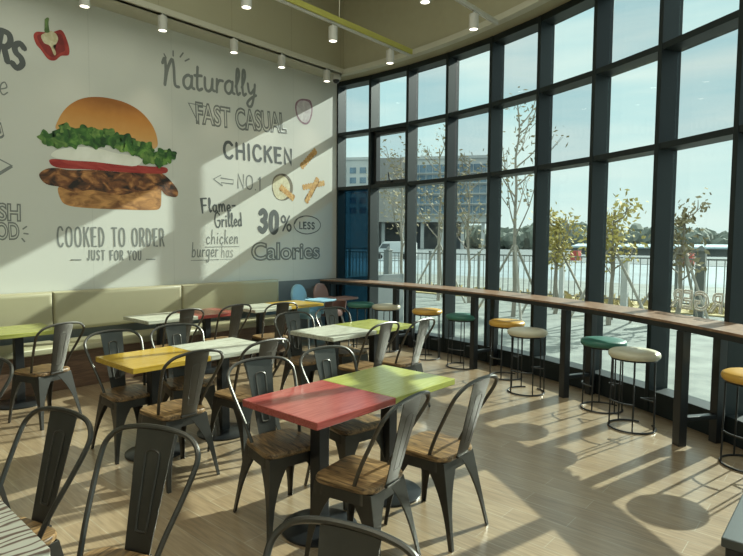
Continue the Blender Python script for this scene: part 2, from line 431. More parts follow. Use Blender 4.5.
# unseen glazing added behind the camera to let more daylight in
bw = END.x - LEFT_X - .2; fr = MB()
for k in range(7): fr.box((LEFT_X + .2 + bw * k / 6, BACK_Y - .06, 2.31), (.06, .2, 4.18))
for z in (2.57, 3.5): fr.box((LEFT_X + .2 + bw / 2, BACK_Y - .06, z), (bw, .18, .06))
fr = struct(fr.build('window_20', M['frame']))
for k in range(6):
    m = MB(); m.box((LEFT_X + .2 + bw * (k + .5) / 6, BACK_Y - .1, 2.31), (bw / 6 - .06, .012, 4.18)); m.build('pane', M['glass'], fr)

# ------------------------------------------------------------------ outside
def out_mat():
    m, n, b = new_mat('pale_paving')
    b.inputs['Roughness'].default_value = 0.85
    tc = n.nodes.new('ShaderNodeTexCoord'); no = n.nodes.new('ShaderNodeTexNoise'); no.inputs['Scale'].default_value = 2.2; no.inputs['Detail'].default_value = 8
    cr = n.nodes.new('ShaderNodeValToRGB'); cr.color_ramp.elements[0].position = .3; cr.color_ramp.elements[0].color = (.10, .115, .108, 1)
    cr.color_ramp.elements[1].position = .7; cr.color_ramp.elements[1].color = (.205, .225, .205, 1)
    n.links.new(tc.outputs['Object'], no.inputs['Vector']); n.links.new(no.outputs['Fac'], cr.inputs[0]); n.links.new(cr.outputs[0], b.inputs['Base Color'])
    return m
M['pave'] = out_mat()
M['far'] = plain('pale_gravel_lot', (0.18, 0.225, 0.245), 0.8, 0, 0.35, 0.25)
M['dry'] = plain('dry_grass', (0.34, 0.28, 0.13), 0.9, 0, 0.3, 5)
M['fence'] = plain('grey_fence_paint', (0.13, 0.145, 0.145), 0.5)
M['fpost'] = plain('grey_concrete_post', (0.11, 0.12, 0.115), 0.8)
M['bark'] = plain('pale_bark', (0.27, 0.24, 0.20), 0.8, 0, 0.2, 12)
M['pole'] = plain('weathered_pole', (0.30, 0.28, 0.24), 0.8)
M['leafy'] = plain('yellow_green_leaves', (0.36, 0.30, 0.08), 0.8, 0, 0.35, 3)
M['leafb'] = plain('brown_olive_leaves', (0.20, 0.17, 0.09), 0.8, 0, 0.35, 3)
M['forest'] = plain('far_forest', (0.13, 0.155, 0.13), 0.9, 0, 0.3, 0.15)  # distance haze is put into the forest colour as a greyer, lighter tone
M['shed'] = plain('pale_blue_sheeting', (0.36, 0.46, 0.50), 0.5)
M['b_white'] = plain('pale_facade', (0.46, 0.47, 0.46), 0.7)
M['b_tower'] = plain('grey_beige_facade', (0.30, 0.29, 0.27), 0.8)
M['b_glass'] = plain('blue_curtain_glass', (0.12, 0.19, 0.25), 0.2, 0, 0.6, 0.35)
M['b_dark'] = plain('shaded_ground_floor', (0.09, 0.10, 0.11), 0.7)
M['cargrey'] = plain('white_van_paint', (0.55, 0.57, 0.57), 0.3)
M['tyre'] = plain('tyre_rubber', (0.02, 0.02, 0.02), 0.8)
M['redbox'] = plain('red_crate_paint', (0.45, 0.06, 0.05), 0.6)
GZ = -0.15
def az(deg, d, z=GZ): return Vector((d * cos(rad(deg)), d * sin(rad(deg)), z))

m = MB(); A_ = arc(9.12, TH[-1] - 30, A_W + 12, 60); B_ = [CXY for CXY in [Vector((6, 40, 0)), Vector((26, 26, 0)), Vector((28, 0, 0)), Vector((22, -22, 0)), Vector((-4, -26, 0))]]
m.poly([Vector((p.x, p.y, GZ)) for p in A_ + B_], (0, 0, -.1)); struct(m.build('ground', M['pave']))
m = MB(); m.box((190, 60, GZ - .16), (440, 560, .1)); struct(m.build('ground_lot', M['far']))
M['roadfar'] = plain('grey_far_road', (0.10, 0.12, 0.125), 0.9, 0, 0.4, 0.2)
m = MB(); q = [az(-35, 62), az(0, 58), az(20, 62), az(50, 75), az(50, 400), az(20, 400), az(0, 400), az(-35, 400)]
m.poly([Vector((p.x, p.y, GZ - .11)) for p in q], (0, 0, .04)); struct(m.build('ground_far', M['roadfar']))
# dry grass verge along the fence
F0, F1 = az(-8, 17.6), az(47, 25.5)
fd = (F1 - F0).normalized(); fn = Vector((-fd.y, fd.x, 0))
m = MB(); q = [F0 - fn * -1.3, F1 - fn * -1.3, F1 - fn * 1.0, F0 - fn * 1.0]
m.poly([Vector((p.x, p.y, GZ + .005)) for p in q], (0, 0, .03)); o = m.build('verge', M['dry']); struct(o)
rnd = random.Random(3); m = MB()
for k in range(900):
    u = rnd.random(); p = F0.lerp(F1, u) + fn * rnd.uniform(-.9, 1.2); h = rnd.uniform(.06, .28); a = rnd.uniform(0, pi); s_ = rnd.uniform(.03, .10)
    e = Vector((cos(a) * s_, sin(a) * s_, 0))
    v = [m.bm.verts.new(x) for x in (p - e + Vector((0, 0, .02)), p + e + Vector((0, 0, .02)), p + e * 1.4 + Vector((.05, 0, h)), p - e * 1.3 + Vector((0, .05, h * .8)))]
    m.bm.faces.new(v)
tag(m.build('dry_grass', M['dry']), 'dry yellow grass along the foot of the metal fence', 'grass', kind='stuff')
# fence: rails, bars and posts
fence = thing('metal_fence', tuple(F0), math.atan2(fd.y, fd.x), 'grey metal bar fence with flat top rail crossing the yard outside', 'fence')
FL = (F1 - F0).length; NP = 10
for k in range(NP + 1):
    x = FL * k / NP
    m = MB(); m.box((x, 0, .74), (.075, .075, 1.48)); m.box((x, 0, 1.49), (.1, .1, .03)); m.build('post', M['fence'], fence)
for k in range(NP):
    x0 = FL * k / NP; x1 = FL * (k + 1) / NP; m = MB()
    for z in (.16, 1.40): m.box(((x0 + x1) / 2, 0, z), (x1 - x0 - .07, .04, .045))
    nb = int((x1 - x0) / .19)
    for j in range(1, nb): m.box((x0 + (x1 - x0) * j / nb, 0, .78), (.022, .022, 1.22))
    m.build('bar_panel', M['fence'], fence)
for dg, dd, lab, mt, wd, ht in ((10.7, 15.6, 'thick grey square gate post standing before the metal fence', 'fpost', .2, 1.62), (39.6, 20.5, 'dark square post seen beside the opening window bay', 'fence', .22, 1.5), (16.8, 16.4, 'pale striped bollard with pointed cap near the fence', 'b_white', .17, 1.35), (22.4, 16.8, 'thin pale post in the dry grass before the fence', 'b_white', .12, 1.35)):
    p = az(dg, dd); m = MB(); m.box((0, 0, ht / 2), (wd, wd, ht)); m.box((0, 0, ht + .02), (wd * 1.15, wd * 1.15, .04)); m.lathe([(wd * .6, ht + .04), (wd * .1, ht + .16), (0, ht + .17)], seg=4)
    tag(m.build('bollard', M[mt], loc=p, bevel=.01), lab, 'post')

def sapling(name, dg, d, h, seed, leaf, dens, label, lean=0.0, spread=.55, low=.28):
    r = random.Random(seed); root = thing(name, tuple(az(dg, d)), 0, label, 'tree', 'young trees outside the glass')
    m = MB(); tips = []
    tr = [Vector((lean * t * h + r.uniform(-.04, .04), r.uniform(-.04, .04), h * t)) for t in [k / 8 for k in range(9)]]
    m.tube(smooth_path(tr, 3), [.055 * (1 - .8 * k / 24) + .006 for k in range(25)], 6)
    for k in range(13):
        t = low + (.95 - low) * k / 12; p = tr[0].lerp(tr[-1], t); p = Vector((tr[min(8, int(t * 8))].x, tr[min(8, int(t * 8))].y, h * t))
        a = r.uniform(0, 2 * pi); l = h * spread * (1 - t * .65) * r.uniform(.5, 1)
        q = p + Vector((cos(a) * l * .55, sin(a) * l * .55, l * .8)); mid = p.lerp(q, .5) + Vector((cos(a) * .12, sin(a) * .12, -.05))
        m.tube(smooth_path([p, mid, q], 3), [.02, .018, .016, .013, .011, .009, .006], 5); tips += [p.lerp(q, .6), q, mid]
        for j in range(2):
            a2 = a + r.uniform(-1, 1); q2 = mid + Vector((cos(a2), sin(a2), 1.1)) * l * .33
            m.tube([mid, q2], [.009, .004], 4); tips.append(q2)
    m.build('trunk', M['bark'], root)
    m = MB()
    for p in tips:
        for k in range(int(dens)):
            c = p + Vector((r.gauss(0, .14), r.gauss(0, .14), r.gauss(0, .13))); s_ = r.uniform(.04, .085)
            u = Vector((r.gauss(0, 1), r.gauss(0, 1), r.gauss(0, 1))).normalized(); v = u.orthogonal().normalized()
            m.bm.faces.new([m.bm.verts.new(c + x) for x in (u * s_, v * s_ * .6, -u * s_, -v * s_ * .6)])
    m.build('foliage', M[leaf], root)
    return root
def stake(dg, d, label, seed):
    r = random.Random(seed); root = thing('tree_stake', tuple(az(dg, d)), r.uniform(0, 2), label, 'stake', 'tripod stakes around the young trees')
    for k in range(3):
        a = 2 * pi * k / 3; m = MB(); m.tube([(cos(a) * 1.0, sin(a) * 1.0, 0), (cos(a) * .03, sin(a) * .03, 1.75)], .03, 6); m.build('pole', M['pole'], root)
    m = MB(); m.tube([(cos(2 * pi * k / 10) * .09, sin(2 * pi * k / 10) * .09, 1.6) for k in range(10)], .018, 5, True); m.build('tie', M['pole'], root)
TR = [(26.9, 14.0, 5.1, 11, 'leafb', 4, 'tall bare sapling with a few brown leaf tufts behind the fourth window bay', .0, .6, .38),
      (22.9, 15.0, 2.45, 12, 'leafy', 11, 'short sapling with a dense yellow green crown, beside the thin pale post', .0, .45, .45),
      (18.0, 13.4, 2.5, 13, 'leafy', 9, 'yellow green sapling with a bare leader, beside the striped bollard', .02, .5, .45),
      (12.2, 14.0, 2.5, 14, 'leafb', 5, 'sparse sapling almost bare, just beside the thick gate post', .0, .55, .4),
      (31.5, 17.0, 4.3, 15, 'leafb', 5, 'thin leafless sapling in front of the hotel pillars', .0, .5, .3),
      (34.4, 17.5, 4.7, 16, 'leafb', 7, 'brown leaved sapling in front of the blue hotel windows', .0, .5, .3),
      (38.3, 18.0, 4.6, 17, 'leafb', 9, 'brown leaved sapling in front of the grey beige tower', .0, .5, .3)]
for a_ in TR:
    sapling('sapling', *a_)
for k, (dg, d, lb) in enumerate(((26.9, 14.0, 'three poles tied around the tall bare sapling'), (18.0, 13.4, 'three poles tied around the sapling by the striped bollard'), (12.2, 14.0, 'three poles tied around the sparse sapling by the gate post'), (34.4, 17.5, 'three poles tied around the sapling before the blue hotel windows'), (22.9, 15.0, 'three poles tied around the short dense yellow sapling'))):
    stake(dg, d, lb, k)

# far forest, long low shed
rnd = random.Random(9); m = MB()
for k in range(520):
    dg = -40 + 84 * rnd.random(); d = rnd.uniform(205, 245); p = az(dg, d, 0)
    hh = (5.6 + 1.2 * sin(dg * .6) + rnd.uniform(-1.5, 1.5)) * (1.3 if dg > 16 else 1.0)
    bmesh.ops.create_icosphere(m.bm, subdivisions=2, radius=1, matrix=Matrix.Translation((p.x, p.y, hh * .5)) @ Matrix.Diagonal((rnd.uniform(2, 3.6), rnd.uniform(2, 3.6), hh * .6, 1)))
for v in m.bm.verts: v.co += Vector((rnd.gauss(0, .35), rnd.gauss(0, .35), rnd.gauss(0, .3)))
tag(m.build('treeline', M['forest']), 'low dark green forest along the horizon', 'trees', kind='stuff')
p0, p1 = az(21, 120), az(-12, 120); dd = (p1 - p0); sh = thing('long_shed', tuple((p0 + p1) / 2), math.atan2(dd.y, dd.x), 'long low pale blue roofed shed far beyond the fence', 'shed')
m = MB(); m.box((0, 0, .55), (dd.length, 8, 1.4)); m.build('wall', M['fpost'], sh)
m = MB(); m.loft([[(-dd.length / 2, -4.6, 1.2), (-dd.length / 2, 4.6, 1.2), (-dd.length / 2, 4.6, 1.5), (-dd.length / 2, 0, 2.0), (-dd.length / 2, -4.6, 1.5)], [(dd.length / 2, -4.6, 1.2), (dd.length / 2, 4.6, 1.2), (dd.length / 2, 4.6, 1.5), (dd.length / 2, 0, 2.0), (dd.length / 2, -4.6, 1.5)]]); m.build('roof', M['shed'], sh)
for dg, d, lb in ((11.7, 62, 'red crate on the pale lot beyond the gate post'), (21.2, 70, 'red crate on the pale lot beyond the short yellow sapling')):
    m = MB(); p = az(dg, d, GZ - .1); m.box((0, 0, .55), (1.1, .9, 1.1)); m.box((0, 0, 1.12), (1.16, .96, .06)); tag(m.build('crate', M['redbox'], loc=p, bevel=.03), lb, 'crate')

# hotel on the far side of the yard
HA, HB = az(29.6, 188), az(46.0, 196); hd = HB - HA; hl = hd.length
hotel = thing('hotel_building', tuple(HA), math.atan2(hd.y, hd.x), 'long pale hotel with rows of blue windows raised on pillars', 'building')
XT0, XT1 = hl * .50, hl * .665                        # the tower
m = MB(); m.box((XT0 / 2, -8, 19.5), (XT0, 16, 21.0)); m.box((XT0 / 2, -8, 30.3), (XT0 + .8, 16.8, .9)); m.build('wall', M['b_white'], hotel)
m = MB(); m.box(((XT1 + hl) / 2, -8, 15.2), (hl - XT1, 16, 30.4)); m.box(((XT1 + hl) / 2, -8, 30.6), (hl - XT1, 16.6, .9)); m.build('wall', M['b_white'], hotel)
m = MB(); m.box(((XT0 + XT1) / 2, -7, 19.6), (XT1 - XT0, 18, 21.4)); m.build('tower', M['b_tower'], hotel)
m = MB(); m.box((hl * .5, -13, 4.5), (hl * .7, 6, 9.2)); m.build('ground_floor', M['b_dark'], hotel)
for k in range(6):
    x = 1.5 + (XT1 - 3) * k / 5; m = MB(); m.box((x, -2.0, 4.5), (1.1, 1.1, 9.2)); m.build('pillar', M['b_white'], hotel)
for r_ in range(5):
    z = 13.0 + r_ * 3.4
    for k in range(12):
        x0 = .7 + (XT0 - 1) * k / 12; x1 = .7 + (XT0 - 1) * (k + .9) / 12
        m = MB(); m.box(((x0 + x1) / 2, .05, z + .0), (x1 - x0, .2, 2.75)); m.build('window', M['b_glass'], hotel)
    m = MB(); m.box((XT0 * .5, .8, z - 1.5), (XT0, 1.2, .22)); m.build('balcony', M['b_white'], hotel)
    for k in range(5):
        x0 = XT1 + .8 + (hl - XT1 - 1) * k / 5; wd_ = (hl - XT1) / 5 * .6
        m = MB(); m.box((x0 + wd_ / 2, .05, z), (wd_, .2, 2.0)); m.build('window', M['b_glass'], hotel)
# white van beyond the fence
p = az(38.9, 62); van = thing('van', tuple(p), rad(38.9 + 62), 'white van with rounded roof parked beyond the fence', 'van')
prof = [(-2.3, .35), (2.3, .35), (2.35, .9), (1.75, 1.1), (1.2, 1.75), (.9, 1.95), (-2.1, 1.98), (-2.3, 1.8)]
m = MB(); m.poly([Vector((x, -.9, z)) for x, z in prof], (0, 1.8, 0)); m.build('body', M['cargrey'], van, bevel=.08)
m = MB(); m.poly([Vector((x, -.92, z)) for x, z in ((1.5, 1.2), (1.1, 1.7), (.2, 1.72), (.2, 1.2))], (0, 1.84, 0)); m.build('window', M['b_dark'], van)
for x in (-1.5, 1.5):
    for y in (-.85, .85):
        m = MB(); m.bar((x, y - .1, .33), (x, y + .1, .33), .1, .1); bmesh.ops.create_cone(m.bm, cap_ends=True, segments=18, radius1=.33, radius2=.33, depth=.2, matrix=Matrix.Translation((x, y, .33)) @ Matrix.Rotation(pi / 2, 4, 'X')); m.build('wheel', M['tyre'], van)

# ------------------------------------------------------------------ lettering helpers
def font_mesh(body, size, mat, name, outline=0.0, embolden=0.0, extrude=0.0012, space=1.0):
    cu = bpy.data.curves.new(name, 'FONT'); cu.body = body; cu.size = size; cu.space_character = space; cu.offset = embolden
    if outline: cu.fill_mode = 'NONE'; cu.bevel_depth = outline; cu.bevel_resolution = 1
    else: cu.extrude = extrude
    cu.resolution_u = 4
    t = bpy.data.objects.new(name + '_src', cu); COL.objects.link(t)
    bpy.context.view_layer.update()
    me = bpy.data.meshes.new_from_object(t.evaluated_get(bpy.context.evaluated_depsgraph_get()))
    bpy.data.objects.remove(t); bpy.data.curves.remove(cu)
    me.name = name; me.materials.clear(); me.materials.append(mat)
    return me
def fit_mesh(me, x0, x1, z0, z1):
    """scale the flat mesh so its ink box fills x0..x1, z0..z1 (font x,y -> x,z)"""
    xs = [v.co.x for v in me.vertices]; ys = [v.co.y for v in me.vertices]
    ax, bx, ay, by = min(xs), max(xs), min(ys), max(ys)
    for v in me.vertices:
        x, y, z = v.co
        v.co = (x0 + (x - ax) / (bx - ax) * (x1 - x0), z, z0 + (y - ay) / (by - ay) * (z1 - z0))

def sm(*p): return ('s', p)
def ln(*p): return ('l', p)
ST = {
 'W': (.72, [sm((.02, .8), (.1, .98), (.14, .6), (.1, .04)), sm((.1, .04), (.2, .6), (.36, .98), (.43, .7), (.47, .1), (.62, .02))]),
 'A': (.66, [ln((0, 0), (.31, 1), (.62, 0)), ln((.13, .36), (.5, .36))]),
 'C': (.64, [sm((.6, .84), (.42, 1), (.16, .92), (.03, .5), (.16, .08), (.42, 0), (.6, .16))]),
 'D': (.64, [ln((.05, 0), (.05, 1)), sm((.05, 1), (.38, .92), (.58, .5), (.38, .08), (.05, 0))]),
 'E': (.54, [ln((.5, 1), (.05, 1), (.05, 0), (.5, 0)), ln((.05, .52), (.42, .52))]),
 'F': (.52, [ln((.5, 1), (.05, 1), (.05, 0)), ln((.05, .52), (.42, .52))]),
 'G': (.68, [sm((.6, .84), (.42, 1), (.16, .92), (.03, .5), (.16, .08), (.42, 0), (.6, .2), (.62, .46)), ln((.36, .46), (.62, .46))]),
 'H': (.64, [ln((.05, 0), (.05, 1)), ln((.58, 0), (.58, 1)), ln((.05, .5), (.58, .5))]),
 'I': (.16, [ln((.07, 0), (.07, 1))]),
 'J': (.46, [sm((.4, 1), (.4, .5), (.36, .1), (.2, 0), (.04, .14))]),
 'K': (.62, [ln((.05, 0), (.05, 1)), ln((.56, 1), (.05, .45)), ln((.22, .62), (.58, 0))]),
 'L': (.5, [ln((.05, 1), (.05, 0), (.48, 0))]),
 'N': (.66, [ln((.05, 0), (.05, 1), (.6, 0), (.6, 1))]),
 'O': (.7, [sm((.34, 1), (.1, .88), (.02, .5), (.1, .12), (.34, 0), (.58, .12), (.66, .5), (.58, .88), (.34, 1))]),
 'R': (.6, [ln((.05, 0), (.05, 1)), sm((.05, 1), (.4, .98), (.54, .74), (.4, .5), (.05, .46)), ln((.3, .46), (.58, 0))]),
 'S': (.56, [sm((.5, .86), (.28, 1), (.07, .84), (.14, .6), (.4, .45), (.5, .22), (.28, 0), (.03, .14))]),
 'T': (.58, [ln((.0, 1), (.56, 1)), ln((.28, 1), (.28, 0))]),
 'U': (.62, [sm((.05, 1), (.05, .4), (.12, .08), (.31, 0), (.5, .08), (.57, .4), (.57, 1))]),
 'Y': (.6, [ln((.0, 1), (.3, .5), (.6, 1)), ln((.3, .5), (.3, 0))]),
 '.': (.16, [ln((.06, .0), (.07, .03))]), '-': (.4, [ln((.05, .35), (.34, .35))]), ' ': (.36, []),
 '1': (.3, [ln((.02, .8), (.18, 1), (.18, 0))]),
 '3': (.56, [sm((.05, .86), (.26, 1), (.48, .84), (.4, .58), (.22, .53)), sm((.22, .53), (.44, .46), (.52, .24), (.28, 0), (.03, .14))]),
 '0': (.62, [sm((.3, 1), (.1, .86), (.05, .5), (.1, .14), (.3, 0), (.5, .14), (.55, .5), (.5, .86), (.3, 1))]),
 '%': (.8, [ln((.14, 0), (.62, 1)), sm((.17, 1), (.03, .86), (.04, .66), (.17, .55), (.3, .66), (.3, .88), (.17, 1)), sm((.6, .45), (.46, .33), (.47, .13), (.6, 0), (.73, .12), (.73, .33), (.6, .45))]),
 'a': (.44, [sm((.36, .42), (.22, .5), (.06, .36), (.06, .12), (.2, .0), (.33, .14), (.37, .48)), sm((.37, .48), (.36, .1), (.46, .02))]),
 'b': (.44, [ln((.07, 1), (.06, 0)), sm((.07, .3), (.22, .5), (.38, .36), (.36, .1), (.2, 0), (.07, .08))]),
 'c': (.38, [sm((.34, .4), (.2, .5), (.05, .32), (.08, .08), (.22, 0), (.36, .1))]),
 'd': (.46, [sm((.36, .36), (.22, .5), (.05, .32), (.08, .06), (.22, 0), (.36, .14)), ln((.38, 1), (.38, 0))]),
 'e': (.4, [sm((.06, .22), (.34, .3), (.26, .5), (.1, .42), (.05, .18), (.18, 0), (.38, .1))]),
 'g': (.44, [sm((.36, .42), (.2, .5), (.05, .34), (.1, .08), (.24, .06), (.36, .24)), sm((.38, .5), (.37, .0), (.3, -.34), (.14, -.36), (.06, -.22))]),
 'h': (.46, [ln((.07, 1), (.06, 0)), sm((.06, .2), (.2, .48), (.34, .44), (.37, .2), (.38, 0))]),
 'i': (.2, [ln((.09, .5), (.09, 0)), ln((.1, .72), (.11, .76))]),
 'k': (.42, [ln((.07, 1), (.06, 0)), ln((.34, .5), (.08, .2)), ln((.16, .3), (.38, 0))]),
 'l': (.24, [sm((.04, .3), (.18, .7), (.17, .98), (.09, .95), (.07, .4), (.12, .02), (.24, .08))]),
 'm': (.66, [ln((.06, .5), (.06, 0)), sm((.06, .2), (.18, .48), (.3, .42), (.32, 0)), sm((.32, .2), (.44, .48), (.57, .42), (.6, 0))]),
 'n': (.46, [ln((.06, .5), (.06, 0)), sm((.06, .2), (.2, .48), (.34, .44), (.37, .2), (.4, 0))]),
 'r': (.34, [ln((.07, .5), (.06, 0)), sm((.07, .25), (.16, .45), (.32, .46))]),
 's': (.36, [sm((.32, .42), (.18, .5), (.07, .4), (.16, .27), (.3, .16), (.2, 0), (.03, .06))]),
 't': (.32, [sm((.12, .85), (.1, .2), (.16, .0), (.3, .06)), ln((0, .52), (.28, .54))]),
 'u': (.46, [sm((.06, .5), (.07, .14), (.18, 0), (.32, .1), (.37, .48)), sm((.37, .48), (.37, .1), (.46, .03))]),
 'y': (.44, [sm((.05, .5), (.1, .2), (.2, .12), (.34, .3)), sm((.38, .5), (.34, .05), (.24, -.36), (.1, -.42), (.03, -.28), (.2, -.08), (.44, .06))]),
}
def ribbon(m, pts, wd, yq=0.0, th=0.0022):
    """flat inked stroke with round ends on the wall plane (x,z)"""
    P = [Vector((p[0], p[1])) for p in pts]; out = [P[0]]
    for p in P[1:]:
        if (p - out[-1]).length > 1e-5: out.append(p)
    P = out; n = len(P)
    if n < 2: return
    Lp, Rp = [], []
    for i, p in enumerate(P):
        t = (P[min(i + 1, n - 1)] - P[max(i - 1, 0)]).normalized(); nn = Vector((-t.y, t.x)); k = 1.0
        if 0 < i < n - 1:
            t1 = (P[i] - P[i - 1]).normalized(); k = min(1.8, 1 / max(.35, abs(t.dot(t1))))
        Lp.append(p + nn * wd / 2 * k); Rp.append(p - nn * wd / 2 * k)
    t0 = (P[1] - P[0]).normalized(); t1 = (P[-1] - P[-2]).normalized()
    c1 = [P[-1] + t1 * wd * .42 + Vector((-t1.y, t1.x)) * wd * .25, P[-1] + t1 * wd * .42 - Vector((-t1.y, t1.x)) * wd * .25]
    c0 = [P[0] - t0 * wd * .42 - Vector((-t0.y, t0.x)) * wd * .25, P[0] - t0 * wd * .42 + Vector((-t0.y, t0.x)) * wd * .25]
    bm = m.bm
    vl = [bm.verts.new((a.x, yq - 5e-6 * i, a.y)) for i, a in enumerate(Lp)]; vr = [bm.verts.new((a.x, yq - 5e-6 * i, a.y)) for i, a in enumerate(Rp)]
    for i in range(n - 1): bm.faces.new((vl[i], vl[i + 1], vr[i + 1], vr[i]))
    e1 = [bm.verts.new((a.x, yq, a.y)) for a in c1]; e0 = [bm.verts.new((a.x, yq, a.y)) for a in c0]
    bm.faces.new((vl[-1], e1[0], e1[1], vr[-1])); bm.faces.new((vr[0], e0[0], e0[1], vl[0]))
def stroke_text(m, text, a, b_, cap, wd, yq=0.0, slant=0.0, gap=.12, bounce=0.0, sd=1, vary=0.0):
    """write text along the baseline a->b (x,z), capital height cap, pen width wd"""
    a = Vector(a); b_ = Vector(b_); r = random.Random(sd)
    tot = sum(ST[c][0] + gap for c in text) - gap
    d = (b_ - a); s_ = d.length / tot; u = d.normalized(); v = Vector((-u.y, u.x)); x = 0.0
    for c in text:
        adv, strokes = ST[c]; bo = r.uniform(-bounce, bounce) * cap; k = 1 + r.uniform(-vary, vary)
        for kind, pts in strokes:
            m.lay = getattr(m, 'lay', 0) + 1
            q = [Vector(p) for p in pts]
            if kind == 's': q = [Vector((p.x, p.y)) for p in smooth_path([(p[0], p[1], 0) for p in pts], 5)]
            W_ = [a + u * ((x + p.x + slant * p.y) * s_) + v * (p.y * cap * k + bo) for p in q]
            ribbon(m, [(p.x, p.y) for p in W_], wd, yq - .00008 * m.lay)
        x += adv + gap

# ------------------------------------------------------------------ banquette
def bench(x0, x1, label):
    root = thing('banquette', ((x0 + x1) / 2, WALL_Y, 0), 0, label, 'bench', 'banquette modules along the mural wall'); wd = x1 - x0
    m = MB(); m.box((0, -.24, .21), (wd, .44, .42)); m.build('base', M['bench'], root, bevel=.004)
    m = MB(); m.loft([[(-(wd / 2 - .003 - i), -.53 + i, z), ((wd / 2 - .003 - i), -.53 + i, z), ((wd / 2 - .003 - i), -.05 - i, z), (-(wd / 2 - .003 - i), -.05 - i, z)] for i, z in ((.012, .42), (0, .432), (0, .475), (.008, .49), (.03, .5))]); m.build('seat', M['cream'], root, smooth=True)
    m = MB(); y0 = -.012
    m.loft([[(-(wd / 2 - .003 - i), y, .60 + i), ((wd / 2 - .003 - i), y, .60 + i), ((wd / 2 - .003 - i), y, 1.05 - i), (-(wd / 2 - .003 - i), y, 1.05 - i)] for i, y in ((.0, y0), (0, y0 - .09), (.006, y0 - .108), (.02, y0 - .118), (.05, y0 - .122))]); m.build('backrest', M['cream'], root, smooth=True)
bench(.74, 2.33, 'cream vinyl wall bench section behind the lime table')
bench(2.33, 3.92, 'cream vinyl wall bench section under the burger picture')
bench(3.92, 5.58, 'cream vinyl wall bench end section behind the yellow table, beside bare grey wall')

# ------------------------------------------------------------------ tables
def table(x, y, mat, label, grp='square cafe tables', rz=0.0, sz=(.615, .61)):
    root = thing('cafe_table', (x, y, 0), rz, label, 'table', grp)
    m = MB(); m.box((0, 0, .73), (sz[0], sz[1], .04)); m.build('tabletop', M[mat], root, bevel=.004)
    m = MB(); m.box((0, 0, .36), (.078, .078, .68)); m.build('post', M['black'], root, bevel=.004)
    m = MB(); m.lathe([(.218, 0), (.218, .012), (.2, .02), (.09, .03), (.07, .034), (0, .034)], seg=40); m.build('base', M['blackm'], root, smooth=True)
    m = MB(); m.box((0, 0, .704), (.36, .05, .012)); m.box((0, 0, .703), (.05, .36, .012)); m.build('bracket', M['black'], root)
    return root
table(2.140, 2.262, 'red', 'red stained wooden table joined to a lime one, nearest the camera')
table(2.756, 2.262, 'lime', 'glossy lime stained table joined to the near red table')
table(2.074, 4.04, 'yellow', 'yellow stained wooden table joined to a weathered white one')
table(2.690, 4.04, 'white', 'weathered white table joined to the yellow table in the second row')
table(3.915, 3.94, 'white', 'weathered white table joined to a lime one, nearer the window counter')
table(4.531, 3.94, 'lime', 'lime table joined to the weathered white one nearer the window counter')
table(1.80, 6.24, 'lime', 'lime table against the wall bench at the edge of the photo')
table(3.26, 6.16, 'white', 'weathered white table against the wall bench, joined to the coral red one')
table(3.868, 6.16, 'red', 'coral red table against the wall bench')
table(4.70, 6.16, 'white', 'weathered white table against the wall bench, joined to the small yellow one')
table(5.308, 6.16, 'yellow', 'yellow table at the end of the wall bench beside the high chairs')
table(.25, 2.01, 'zebra', 'table with brown and white zebra grain top in the near corner')

